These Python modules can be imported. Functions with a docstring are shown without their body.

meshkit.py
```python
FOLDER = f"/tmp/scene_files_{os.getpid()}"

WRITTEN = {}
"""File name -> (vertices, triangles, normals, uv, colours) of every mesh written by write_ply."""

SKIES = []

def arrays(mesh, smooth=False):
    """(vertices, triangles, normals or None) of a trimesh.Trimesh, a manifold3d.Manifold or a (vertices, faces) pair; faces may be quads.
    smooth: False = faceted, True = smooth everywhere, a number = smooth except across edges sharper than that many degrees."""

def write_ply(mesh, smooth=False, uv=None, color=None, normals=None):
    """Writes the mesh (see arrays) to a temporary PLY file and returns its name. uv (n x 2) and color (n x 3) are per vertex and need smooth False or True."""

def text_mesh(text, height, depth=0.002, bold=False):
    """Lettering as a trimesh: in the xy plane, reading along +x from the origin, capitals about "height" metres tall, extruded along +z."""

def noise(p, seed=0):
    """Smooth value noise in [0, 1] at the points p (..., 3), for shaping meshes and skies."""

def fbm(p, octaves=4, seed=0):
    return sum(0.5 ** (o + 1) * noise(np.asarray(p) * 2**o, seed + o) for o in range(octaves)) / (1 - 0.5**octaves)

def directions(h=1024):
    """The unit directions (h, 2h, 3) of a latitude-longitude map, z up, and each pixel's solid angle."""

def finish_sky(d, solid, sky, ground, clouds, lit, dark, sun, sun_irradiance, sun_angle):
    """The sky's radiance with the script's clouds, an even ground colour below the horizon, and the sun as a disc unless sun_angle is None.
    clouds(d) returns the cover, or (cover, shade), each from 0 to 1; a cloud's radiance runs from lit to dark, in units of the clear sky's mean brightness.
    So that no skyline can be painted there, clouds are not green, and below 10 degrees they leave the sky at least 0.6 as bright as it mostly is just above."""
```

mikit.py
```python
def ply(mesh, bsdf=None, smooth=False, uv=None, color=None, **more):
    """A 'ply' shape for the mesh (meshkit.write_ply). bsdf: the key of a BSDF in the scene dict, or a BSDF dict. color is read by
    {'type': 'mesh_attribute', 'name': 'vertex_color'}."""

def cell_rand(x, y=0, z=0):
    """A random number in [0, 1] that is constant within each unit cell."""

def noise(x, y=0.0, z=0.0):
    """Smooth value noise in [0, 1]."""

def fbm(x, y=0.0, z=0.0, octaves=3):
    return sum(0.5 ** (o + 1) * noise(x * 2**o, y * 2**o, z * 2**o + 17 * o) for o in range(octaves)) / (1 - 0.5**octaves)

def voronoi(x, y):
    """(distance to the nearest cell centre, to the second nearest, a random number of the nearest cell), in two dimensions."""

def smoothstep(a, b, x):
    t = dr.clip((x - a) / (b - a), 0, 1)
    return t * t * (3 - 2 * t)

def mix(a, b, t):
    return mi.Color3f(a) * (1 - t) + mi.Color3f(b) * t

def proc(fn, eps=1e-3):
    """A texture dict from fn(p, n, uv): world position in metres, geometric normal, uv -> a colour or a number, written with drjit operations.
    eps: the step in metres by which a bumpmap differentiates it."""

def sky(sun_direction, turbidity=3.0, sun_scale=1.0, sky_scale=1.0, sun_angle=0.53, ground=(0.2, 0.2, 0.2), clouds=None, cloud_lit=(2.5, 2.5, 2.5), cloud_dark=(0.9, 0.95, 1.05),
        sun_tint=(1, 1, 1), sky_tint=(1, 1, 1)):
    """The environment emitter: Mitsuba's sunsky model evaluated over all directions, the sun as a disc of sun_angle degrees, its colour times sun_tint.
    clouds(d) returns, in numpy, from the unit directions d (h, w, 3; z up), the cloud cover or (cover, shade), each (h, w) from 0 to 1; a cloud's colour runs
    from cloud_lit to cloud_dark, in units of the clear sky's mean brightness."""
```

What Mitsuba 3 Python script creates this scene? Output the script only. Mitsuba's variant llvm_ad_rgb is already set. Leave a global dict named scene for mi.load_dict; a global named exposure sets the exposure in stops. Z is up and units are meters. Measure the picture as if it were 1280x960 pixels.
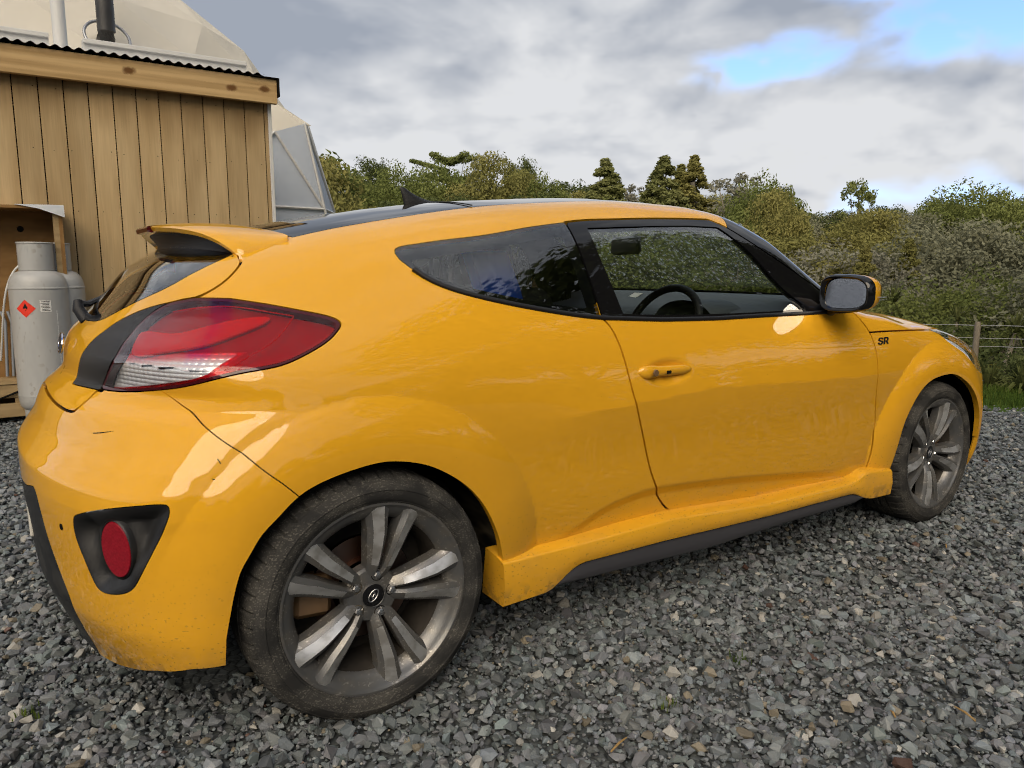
import math
import numpy as np
import trimesh
import drjit as dr
import mitsuba as mi
import mikit
import meshkit
from mikit import proc, noise as tnoise, fbm as tfbm, voronoi as tvor, cell_rand, smoothstep as tss, mix as tmix
from scipy.interpolate import RectBivariateSpline, PchipInterpolator, CubicSpline
from scipy.ndimage import gaussian_filter
from scipy.spatial import ConvexHull

T = mi.ScalarTransform4f
scene, labels = {}, {}

# ------------------------------------------------------------------ camera, sky, exposure
EYE = np.array([-0.7166, -2.5383, 1.1202])
_ya, _pi = math.radians(55.999), math.radians(-8.733)
_fw = np.array([math.cos(_pi) * math.cos(_ya), math.cos(_pi) * math.sin(_ya), math.sin(_pi)])
scene['camera'] = {'type': 'perspective', 'fov': 67.974, 'fov_axis': 'x', 'near_clip': 0.05, 'far_clip': 2000.0,
                   'to_world': T().look_at(EYE.tolist(), (EYE + _fw).tolist(), [0, 0, 1])}
exposure = 3.74


def clouds(d):
    """broken grey cumulus with a few blue gaps, lighter towards the horizon"""
    z = np.maximum(d[..., 2], 0)
    q = d[..., :2] / (z[..., None] + 0.34)
    p = np.stack([q[..., 0] * 2.3 + 3.1, q[..., 1] * 2.3 + 0.7, z * 2.6 + 1.7], -1)
    warp = np.stack([meshkit.fbm(p * 1.2, 4, 5), meshkit.fbm(p * 1.2 + 9.3, 4, 6), meshkit.fbm(p * 1.2 + 4.3, 4, 9)], -1) - 0.5
    a = meshkit.fbm(p + 0.9 * warp, 6, 1)
    az, el = np.degrees(np.arctan2(d[..., 1], d[..., 0])), np.degrees(np.arcsin(np.clip(z, 0, 1)))
    gap = np.exp(-((az - 25) / 8) ** 2 - ((el - 15.6) / 3.2) ** 2)                       # the blue break in the cloud to the north-east
    gap = np.maximum(gap, 0.70 * np.exp(-((az - 38.0) / 6.5) ** 2 - ((el - 13.6 + .15 * (az - 38.5)) / 2.0) ** 2))
    gap = np.maximum(gap, 0.75 * np.exp(-((az + 110) / 25) ** 2 - ((el - 48) / 10) ** 2))
    gap = np.maximum(gap, 0.75 * np.exp(-((az - 150) / 30) ** 2 - ((el - 58) / 9) ** 2))
    cover = np.clip((a - 0.05 - 0.60 * gap * (0.34 + 1.5 * meshkit.fbm(p * 4.5 + 2.2 * warp, 6, 12))) / 0.27, 0, 1)
    cover = cover * cover * (3 - 2 * cover)
    b = meshkit.fbm(p * 0.8 + 1.0 * warp + 4.0, 6, 3)
    c = meshkit.fbm(p * 3.6 + 1.8 * warp + 2.0, 6, 8)
    dark = np.exp(-((az - 80) / 20) ** 2 - ((el - 16) / 7) ** 2)                          # a heavy bank of cloud behind the hut
    lowc = np.exp(-((el - 7.5) / 5.5) ** 2)
    shade = np.clip(0.50 + 1.7 * (b - 0.5) + 1.6 * (c - 0.5) + 0.42 * dark - 0.34 * lowc + .22 * np.exp(-((el - 21) / 7) ** 2) - .6 * (1 - cover), 0, 1)
    return cover, shade


scene['sky'] = mikit.sky((-0.50, -0.58, 0.64), turbidity=3, sun_scale=0.15, sun_angle=44, sky_scale=1.0, clouds=clouds,
                         cloud_lit=(1.16, 1.18, 1.21), cloud_dark=(0.54, 0.60, 0.71), sky_tint=(0.50, 0.53, 0.66), ground=(0.12, 0.12, 0.11), sun_tint=(0.94, 0.97, 1.0))


SPOT = np.array([-0.72, -2.54, 1.12])      # a fixed point of the yard from which bearings to the plants are taken


# ------------------------------------------------------------------ small helpers
def rgb(*c):
    return {'type': 'rgb', 'value': list(c)}


def bsdf(name, d, two=True):
    scene[name] = {'type': 'twosided', 'inner': d} if two else d
    return name


def key_for(name):
    if name not in scene and name not in labels:
        return name
    i = 1
    while f'{name}_{i:03d}' in scene or f'{name}_{i:03d}' in labels:
        i += 1
    return f'{name}_{i:03d}'


def put(name, mesh, mat, parent=None, smooth=False, label=None, cat=None, group=None, kind=None, exact=False, **kw):
    """one entry of the scene; parent__name, numbered when taken"""
    key = name if parent is None else parent + '__' + name
    key = key if exact else key_for(key)
    scene[key] = mikit.ply(mesh, mat, smooth=smooth, **kw)
    tag(key, label, cat, group, kind)
    return key


def put_n(name, v, f, n, mat, parent=None, **kw):
    """the same with vertex normals given"""
    key = key_for(name if parent is None else parent + '__' + name)
    path = meshkit.write_ply((v, f), normals=n)
    scene[key] = {'type': 'ply', 'filename': path, 'face_normals': False, 'bsdf': {'type': 'ref', 'id': mat}}
    tag(key, **kw)
    return key


def tag(key, label=None, cat=None, group=None, kind=None):
    e = {k: v for k, v in (('label', label), ('category', cat), ('group', group), ('kind', kind)) if v}
    if e:
        labels[key] = e


def thing(name, label, cat, group=None):
    key = key_for(name)
    labels[key] = {'label': label, 'category': cat}
    if group:
        labels[key]['group'] = group
    return key


def join(*ms):
    vs, fs, k = [], [], 0
    for m in ms:
        v, f = (m.vertices, m.faces) if hasattr(m, 'vertices') else m
        vs.append(np.asarray(v, float)); fs.append(np.asarray(f, int) + k); k += len(vs[-1])
    return np.concatenate(vs), np.concatenate(fs)


def box(x0, x1, y0, y1, z0, z1, ch=0.0):
    """a box, its edges chamfered by ch"""
    if ch <= 0:
        m = trimesh.creation.box(extents=(x1 - x0, y1 - y0, z1 - z0))
        m.apply_translation(((x0 + x1) / 2, (y0 + y1) / 2, (z0 + z1) / 2))
        return m.vertices, m.faces
    c = np.array([(x0 + x1) / 2, (y0 + y1) / 2, (z0 + z1) / 2]); h = np.array([x1 - x0, y1 - y0, z1 - z0]) / 2
    pts = []
    for sx in (-1, 1):
        for sy in (-1, 1):
            for sz in (-1, 1):
                s = np.array([sx, sy, sz])
                for k in range(3):
                    q = h - ch; q[k] = h[k]
                    pts.append(c + s * q)
    return hull(np.array(pts))


def hull(pts):
    h = ConvexHull(pts)
    v = pts[h.vertices]; idx = np.full(len(pts), -1); idx[h.vertices] = np.arange(len(h.vertices))
    f = idx[h.simplices]
    n = np.cross(v[f[:, 1]] - v[f[:, 0]], v[f[:, 2]] - v[f[:, 0]])
    flip = (n * h.equations[:, :3]).sum(1) < 0
    f[flip] = f[flip][:, ::-1]
    return v, f


def tube(pts, rad, sides=8, cap=True):
    """a round bar along a polyline; rad one number or one per point"""
    p = np.asarray(pts, float)
    r = np.broadcast_to(np.asarray(rad, float), (len(p),))
    t = np.gradient(p, axis=0); t /= np.linalg.norm(t, axis=1, keepdims=True) + 1e-12
    a = np.cross(t, [0, 0, 1.0]); bad = np.linalg.norm(a, axis=1) < 0.2
    a[bad] = np.cross(t[bad], [1.0, 0, 0]); a /= np.linalg.norm(a, axis=1, keepdims=True)
    b = np.cross(t, a); g = np.arange(sides) * 2 * np.pi / sides
    v = p[:, None] + r[:, None, None] * (np.cos(g)[None, :, None] * a[:, None] + np.sin(g)[None, :, None] * b[:, None])
    i, j = np.meshgrid(np.arange(len(p) - 1), np.arange(sides), indexing='ij')
    q = np.stack([i * sides + j, i * sides + (j + 1) % sides, (i + 1) * sides + (j + 1) % sides, (i + 1) * sides + j], -1).reshape(-1, 4)
    f = np.vstack([q[:, [0, 1, 2]], q[:, [0, 2, 3]]])
    v = v.reshape(-1, 3)
    if cap:
        n = len(v); v = np.vstack([v, p[:1], p[-1:]])
        k = np.arange(sides)
        f = np.vstack([f, np.stack([k * 0 + n, (k + 1) % sides, k], 1), np.stack([k * 0 + n + 1, n - sides + k, n - sides + (k + 1) % sides], 1)])
    return v, f


def grid_faces(nu, nv, wrap=False):
    i, j = np.meshgrid(np.arange(nu if wrap else nu - 1), np.arange(nv - 1), indexing='ij')
    a, b = i * nv + j, ((i + 1) % nu) * nv + j
    return np.concatenate([np.stack([a, b, b + 1], -1).reshape(-1, 3), np.stack([a, b + 1, a + 1], -1).reshape(-1, 3)])


def revolve(profile, n=48, axis='z', spin=None):
    """profile rows (radius, height) turned about the axis"""
    p = np.asarray(profile, float); g = np.arange(n) * 2 * np.pi / n
    v = np.stack([p[None, :, 0] * np.cos(g)[:, None], p[None, :, 0] * np.sin(g)[:, None], np.broadcast_to(p[None, :, 1], (n, len(p)))], -1).reshape(-1, 3)
    f = grid_faces(n, len(p), True)
    if axis == 'y':
        v = v[:, [0, 2, 1]]; f = f[:, ::-1]
    if axis == 'x':
        v = v[:, [2, 0, 1]]
    return v, f


def loft(rings, closed=True, cap=True):
    """a skin over rings of equally many points"""
    r = np.asarray(rings, float); m, n = r.shape[:2]
    v = r.reshape(-1, 3)
    i, j = np.meshgrid(np.arange(m - 1), np.arange(n if closed else n - 1), indexing='ij')
    q = np.stack([i * n + j, i * n + (j + 1) % n, (i + 1) * n + (j + 1) % n, (i + 1) * n + j], -1).reshape(-1, 4)
    f = np.vstack([q[:, [0, 1, 2]], q[:, [0, 2, 3]]])
    if cap and closed:
        k = len(v); v = np.vstack([v, r[0].mean(0), r[-1].mean(0)]); a = np.arange(n)
        f = np.vstack([f, np.stack([a * 0 + k, (a + 1) % n, a], 1), np.stack([a * 0 + k + 1, (m - 1) * n + a, (m - 1) * n + (a + 1) % n], 1)])
    return v, f


def moved(m, t=(0, 0, 0), R=None, s=1.0):
    v, f = (m.vertices, m.faces) if hasattr(m, 'vertices') else m
    v = np.asarray(v, float) * s
    if R is not None:
        v = v @ np.asarray(R).T
    return v + np.asarray(t, float), f


def rot(axis, deg):
    return trimesh.transformations.rotation_matrix(math.radians(deg), axis)[:3, :3]


def sst(a, b, x):
    t = np.clip((x - a) / (b - a), 0, 1)
    return t * t * (3 - 2 * t)


def mirrored(m):
    v, f = m[0] * np.array([1, -1, 1.0]), m[1][:, ::-1]
    return v, f


# ------------------------------------------------------------------ materials
def yellow_fn(p, n, uv):
    low = 1 - tss(0.20, 0.52, p.z)
    g = tfbm(p.x * 9, p.y * 9, p.z * 9, 4)
    g2 = tfbm(p.x * 60, p.y * 60, p.z * 22, 3)
    dust = dr.clip(low * (0.25 + 0.75 * tss(0.35, 0.75, g)) * (0.4 + 0.9 * g2), 0, 1) * 0.22
    specks = tss(0.80, 0.86, tnoise(p.x * 170, p.y * 170, p.z * 170)) * tss(0.55, 0.25, p.z) * 0.38
    edge = (1 - tss(0.215, 0.265, p.z)) * tss(0.42, 0.6, tfbm(p.x * 50, p.y * 50, p.z * 30, 3)) * 0.38
    c = tmix((0.70, 0.352, 0.018), (0.26, 0.18, 0.09), dust)
    c = tmix(c, (0.12, 0.085, 0.045), dr.clip(specks + edge, 0, 0.8))
    return c


bsdf('paint_yellow', {'type': 'plastic', 'diffuse_reflectance': proc(yellow_fn), 'int_ior': 1.55, 'nonlinear': False})
bsdf('gloss_black', {'type': 'plastic', 'diffuse_reflectance': rgb(0.006, 0.006, 0.007), 'int_ior': 1.5})
bsdf('black_plastic', {'type': 'roughplastic', 'diffuse_reflectance': proc(lambda p, n, uv: tmix((0.014, 0.014, 0.015), (0.045, 0.042, 0.037), tss(0.45, 0.8, tfbm(p.x * 14, p.y * 14, p.z * 14, 4)) * tss(0.75, 0.2, p.z))),
                       'alpha': 0.28, 'int_ior': 1.46})
bsdf('dark_trim', {'type': 'roughplastic', 'diffuse_reflectance': rgb(0.012, 0.012, 0.014), 'alpha': 0.35, 'int_ior': 1.4})
bsdf('interior_trim', {'type': 'diffuse', 'reflectance': rgb(0.016, 0.017, 0.019)})
bsdf('dash_grey', {'type': 'roughplastic', 'diffuse_reflectance': rgb(0.085, 0.092, 0.10), 'alpha': 0.4, 'int_ior': 1.4})
bsdf('seat_cloth', {'type': 'diffuse', 'reflectance': rgb(0.03, 0.03, 0.033)})
bsdf('liner', {'type': 'diffuse', 'reflectance': proc(lambda p, n, uv: tmix((0.010, 0.010, 0.010), (0.10, 0.085, 0.06), tss(0.4, 0.75, tfbm(p.x * 22, p.y * 8, p.z * 16, 4)) * tss(0.55, 0.3, p.z)))})
bsdf('side_glass', {'type': 'thindielectric', 'int_ior': 1.75, 'specular_transmittance': rgb(0.76, 0.81, 0.79)}, False)
bsdf('privacy_glass', {'type': 'thindielectric', 'int_ior': 1.62, 'specular_transmittance': rgb(0.34, 0.36, 0.40)}, False)
bsdf('screen_glass', {'type': 'thindielectric', 'int_ior': 1.55, 'specular_transmittance': rgb(0.86, 0.90, 0.87)}, False)
bsdf('lens_red', {'type': 'thindielectric', 'int_ior': 1.32, 'specular_transmittance': rgb(0.66, 0.004, 0.010)}, False)
bsdf('lens_clear', {'type': 'thindielectric', 'int_ior': 1.6, 'specular_transmittance': rgb(0.92, 0.93, 0.95)}, False)
bsdf('lens_dark_red', {'type': 'plastic', 'diffuse_reflectance': rgb(0.055, 0.003, 0.006), 'int_ior': 1.5})
bsdf('reflector_red', {'type': 'roughplastic', 'diffuse_reflectance': proc(lambda p, n, uv: tmix((0.30, 0.010, 0.022), (0.20, 0.004, 0.012), tnoise(p.x * 260, p.y * 260, p.z * 260))), 'alpha': 0.12})
bsdf('chrome', {'type': 'roughconductor', 'material': 'Cr', 'alpha': 0.06})
bsdf('mirror_face', {'type': 'roughconductor', 'material': 'Al', 'alpha': 0.02})
bsdf('lamp_silver', {'type': 'roughconductor', 'material': 'Al', 'alpha': 0.14, 'specular_reflectance': rgb(0.85, 0.85, 0.86)})
bsdf('lamp_front', {'type': 'principled', 'base_color': rgb(.85, .90, .95), 'metallic': .2, 'roughness': .3})
bsdf('lamp_housing', {'type': 'principled', 'base_color': rgb(.62, .60, .60), 'metallic': .4, 'roughness': .35})
bsdf('lamp_white', {'type': 'bumpmap', 'arbitrary': proc(lambda p, n, uv: 0.0020 * dr.abs(dr.sin(p.z * 300)) + 0.0016 * dr.abs(dr.sin((p.x - p.y) * 120))), 'bsdf': {'type': 'principled', 'base_color': rgb(.78, .79, .79), 'metallic': .25, 'roughness': .25, 'specular': .6}})
bsdf('lamp_glow_red', {'type': 'roughplastic', 'diffuse_reflectance': rgb(0.9, 0.14, 0.12), 'alpha': 0.1})


def rim_fn(p, n, uv):
    g = tfbm(p.x * 26, p.y * 26, p.z * 26, 4)
    s = tss(0.70, 0.80, tnoise(p.x * 210, p.y * 210, p.z * 210)) * tss(0.45, 0.62, g)
    c = tmix((0.14, 0.142, 0.145), (0.17, 0.162, 0.15), tss(0.35, 0.7, g))
    return tmix(c, (0.38, 0.37, 0.35), s * 0.7)


bsdf('rim_dark', {'type': 'principled', 'base_color': proc(rim_fn), 'metallic': 0.6, 'roughness': 0.36, 'specular': 0.5})
bsdf('rim_machined', {'type': 'principled', 'base_color': proc(lambda p, n, uv: tmix((0.66, 0.66, 0.66), (0.44, 0.43, 0.41), tss(0.40, 0.70, tfbm(p.x * 30, p.y * 30, p.z * 30, 4)))), 'metallic': 0.8, 'roughness': 0.34})


def tyre_fn(p, n, uv):
    g = tfbm(p.x * 18, p.y * 18, p.z * 18, 4)
    s = tss(0.62, 0.75, tnoise(p.x * 320, p.y * 320, p.z * 320))
    c = tmix((0.030, 0.030, 0.030), (0.092, 0.088, 0.080), tss(0.30, 0.80, g) * 0.55)
    return tmix(c, (0.20, 0.19, 0.165), s * 0.4 * tss(0.3, 0.6, g))


bsdf('rubber', {'type': 'diffuse', 'reflectance': proc(tyre_fn)})
bsdf('rust_metal', {'type': 'roughconductor', 'material': 'Cr', 'alpha': 0.3, 'specular_reflectance': proc(lambda p, n, uv: tmix((0.28, 0.25, 0.22), (0.25, 0.11, 0.05), tfbm(p.x * 12, p.y * 12, p.z * 12, 3)))})
bsdf('caliper_brown', {'type': 'roughplastic', 'diffuse_reflectance': rgb(0.20, 0.12, 0.06), 'alpha': 0.4})
bsdf('bright_metal', {'type': 'roughconductor', 'material': 'Al', 'alpha': 0.2, 'specular_reflectance': rgb(0.7, 0.7, 0.7)})
bsdf('plate_white', {'type': 'roughplastic', 'diffuse_reflectance': rgb(0.6, 0.58, 0.52), 'alpha': 0.2})
bsdf('badge_red', {'type': 'plastic', 'diffuse_reflectance': rgb(0.35, 0.01, 0.01)})
bsdf('dark_barrel', {'type': 'principled', 'base_color': rgb(.035, .031, .027), 'roughness': .5, 'specular': .3})
bsdf('strip_grey', {'type': 'roughplastic', 'diffuse_reflectance': rgb(.050, .050, .058), 'alpha': .3, 'int_ior': 1.46})

# ------------------------------------------------------------------ the car's body as one smooth solid: F > 0 inside
# half width of the side surface: rows x, columns z
WX=[-.95,-.65,-.4,-.15,.1,.4,.76,1.2,1.6,2.0,2.35,2.65,2.95,3.2,3.4,3.6]
WZ=[.05,.20,.33,.45,.58,.70,.78,.86,.95,1.05,1.15,1.25,1.33,1.45]
W=np.array([
[.66,.70,.735,.76,.775,.775,.765,.735,.66,.57,.48,.40,.33,.22],
[.75,.80,.82,.835,.842,.842,.83,.79,.71,.61,.525,.45,.38,.27],
[.80,.845,.855,.863,.867,.866,.857,.828,.757,.66,.575,.50,.43,.32],
[.80,.835,.857,.867,.872,.873,.868,.850,.795,.710,.628,.550,.480,.37],
[.80,.835,.855,.866,.872,.876,.874,.862,.822,.752,.676,.597,.525,.42],
[.80,.830,.850,.868,.876,.883,.880,.868,.836,.775,.705,.630,.560,.46],
[.80,.830,.856,.871,.878,.888,.882,.866,.832,.778,.718,.652,.585,.49],
[.80,.830,.856,.869,.878,.888,.882,.864,.828,.776,.720,.660,.595,.50],
[.80,.830,.855,.867,.877,.888,.882,.863,.825,.772,.716,.658,.595,.50],
[.80,.830,.855,.866,.876,.888,.882,.863,.824,.768,.710,.65,.59,.50],
[.80,.825,.845,.862,.874,.884,.876,.857,.818,.76,.70,.64,.58,.50],
[.80,.830,.850,.862,.870,.875,.868,.845,.800,.74,.68,.62,.56,.48],
[.80,.835,.855,.866,.872,.866,.845,.812,.76,.70,.64,.58,.52,.44],
[.78,.815,.835,.842,.838,.805,.78,.745,.69,.64,.58,.52,.46,.38],
[.73,.755,.768,.775,.77,.755,.735,.70,.65,.55,.49,.43,.37,.29],
[.58,.60,.61,.61,.60,.58,.56,.53,.49,.43,.37,.31,.25,.17]])
_w=RectBivariateSpline(WX,WZ,W,kx=3,ky=3)
# fair the surface: resample finely and smooth, so that reflections run evenly
_fx,_fz=np.arange(-.95,3.601,.02),np.arange(.05,1.4501,.01)
_w=RectBivariateSpline(_fx,_fz,gaussian_filter(_w(_fx,_fz),(6,3),mode='nearest',truncate=3.0),kx=3,ky=3)
_low=PchipInterpolator([.3,.6,.78,.95,1.23,1.66,2.04,2.4],[.30,.352,.414,.433,.416,.370,.325,.28])
def bump(r,r0,r1):
    s=np.clip((r-r0)/(r1-r0),0,1)
    return 1-s*s
WH=((0.,.31),(2.65,.31))
def side(x,z):
    w=_w.ev(np.clip(x,-.95,3.6),np.clip(z,.05,1.45))
    # upper crease: small ridge
    zc=np.interp(x,[-.6,.4,.73,1.2,1.65,2.2,2.5],[.70,.70,.71,.735,.715,.70,.70])
    w=w+.006*np.exp(-np.abs(z-zc)/.06)*sst(.45,.75,x)*(1-sst(2.0,2.35,x))
    # lower crease: surface falls inwards under the line
    dl=_low(np.clip(x,.3,2.4))-z
    w=w-.017*sst(-.004,.035,dl)*sst(.5,.85,x)*(1-sst(1.7,2.1,x))
    for (xw,zw),A,r1 in zip(WH,(.030,.034),(.505,.50)):
        r=np.hypot(x-xw,(z-zw)*1.0)
        m=1-.6*sst(.3,.75,(zw-z)+.55) if False else 1.0
        w=w+A*bump(r,.36,r1)*sst(.05,.30,z)
    # hand recess behind the door handle
    e=np.hypot((x-.985)/.115,(z-.800)/.046)
    w=w-.011*(1-sst(.35,1.0,e))
    return w
_zc=CubicSpline([-1.2,-.75,-.5,-.3,-.1,.158,.316,.524,.867,1.1,1.3,1.5,1.7,1.9,2.1,2.30,2.42,2.6,2.85,3.1,3.3,3.45,3.6,3.9],
                [.90,1.05,1.125,1.185,1.234,1.286,1.313,1.342,1.373,1.386,1.386,1.378,1.334,1.238,1.112,.997,.958,.935,.893,.832,.768,.705,.63,.45])
def top(x,y):
    ay=np.abs(y)
    ws=sst(1.35,1.7,x)*(1-sst(2.25,2.5,x))
    xx=x+.40*y*y*ws
    z=_zc(xx)
    roof=1-sst(1.45,1.75,x); hood=sst(2.25,2.5,x)
    z=z-.17*y*y*roof-.05*y*y*hood-.40*np.maximum(ay-.5,0)**2*hood -.03*y*y*(1-roof)*(1-hood)
    # extra fall of the roof corners at the back
    z=z-.10*y*y*(1-sst(-.5,.1,x))
    return z
_xr=PchipInterpolator([.0,.16,.25,.32,.42,.50,.58,.62,.66,.706,.745,.775,.80,.833,.88,.93,.965,1.042,1.119,1.174,1.3,1.5],
                     [-.585,-.625,-.662,-.685,-.693,-.700,-.704,-.7035,-.683,-.657,-.643,-.628,-.600,-.572,-.566,-.546,-.514,-.446,-.385,-.328,-.20,.0])
def rear(y,z):
    ay=np.abs(y)
    up=sst(.80,1.0,z)
    x=_xr(np.clip(z,0,1.5))
    lowside=0
    c=np.interp(z,[.3,.58,.68,.80,.9,1.0,1.15],[.085,.085,.10,.13,.09,.12,.08])
    return x+c*(ay/.6)**np.interp(z,[.55,.7],[2.6,2.1])
_xf=PchipInterpolator([.0,.15,.25,.45,.6,.7,.8,1.0],[3.38,3.43,3.48,3.51,3.50,3.46,3.36,3.1])
def front(y,z):
    ay=np.abs(y)
    return _xf(np.clip(z,0,1))-.13*(ay/.6)**2.3
def smin(a,b,k):
    h=np.maximum(k-np.abs(a-b),0)/k
    return np.minimum(a,b)-h*h*h*k/6
def F(x,y,z):
    """positive inside the body"""
    a=side(x,z)-np.abs(y)
    t=top(x,y)-z
    k=np.interp(x,[-.6,-.2,.3,1.4,1.9,2.3,2.6,3.2],[.30,.24,.20,.11,.10,.07,.08,.12])
    f=smin(a,t,k)
    f=smin(f,x-rear(y,z),np.interp(z,[.2,.45,.6,.8,.95,1.1],[.13,.20,.24,.30,.24,.14]))
    f=smin(f,front(y,z)-x,.26)
    return f
CZ=.62
XA,XB=.15,2.75
def grid(nu_end,nu_mid,nv,v0=-62.,v1=90.):
    """origins and directions for the right half: u from the back centre along the side to the front centre"""
    ul=np.linspace(0,90,nu_end+1)
    u=[]
    for a in ul: u.append((XA,-np.cos(np.radians(a)),-np.sin(np.radians(a))))
    for s in np.linspace(0,1,nu_mid+2)[1:-1]: u.append((XA+(XB-XA)*s,0.,-1.))
    for a in ul[::-1]: u.append((XB,np.cos(np.radians(a)),-np.sin(np.radians(a))))
    u=np.array(u)
    v=np.radians(np.linspace(v0,v1,nv))
    c,s=np.cos(v),np.sin(v)
    O=np.zeros((len(u),nv,3)); D=np.zeros_like(O)
    O[...,0]=u[:,None,0]; O[...,2]=CZ
    D[...,0]=u[:,None,1]*c; D[...,1]=u[:,None,2]*c; D[...,2]=s
    return O,D
def solve(O,D):
    sh=O.shape[:-1]; O=O.reshape(-1,3); D=D.reshape(-1,3)
    def f(t): P=O+D*t[:,None]; return F(P[:,0],P[:,1],P[:,2])
    lo=np.full(len(O),.15); hi=np.full(len(O),1.35)
    for i in range(12):
        m=(lo+hi)/2; g=f(m)>0
        lo=np.where(g,m,lo); hi=np.where(g,hi,m)
    a,b=lo,hi; fa,fb=f(a),f(b)
    for i in range(3):
        m=np.clip(a-fa*(b-a)/np.where(np.abs(fb-fa)<1e-12,1e-12,fb-fa),lo,hi); fm=f(m)
        g=fm>0; a=np.where(g,m,a); fa=np.where(g,fm,fa); b=np.where(g,b,m); fb=np.where(g,fb,fm)
    P=O+D*((a+b)/2)[:,None]
    return P.reshape(*sh,3)
def normals(P,e=1.5e-3):
    x,y,z=P[...,0].ravel(),P[...,1].ravel(),P[...,2].ravel()
    g=np.stack([F(x+e,y,z)-F(x-e,y,z),F(x,y+e,z)-F(x,y-e,z),F(x,y,z+e)-F(x,y,z-e)],-1)
    g=-g; 
    n=g/np.maximum(np.linalg.norm(g,axis=1,keepdims=True),1e-9)
    return n.reshape(P.shape)
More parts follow.
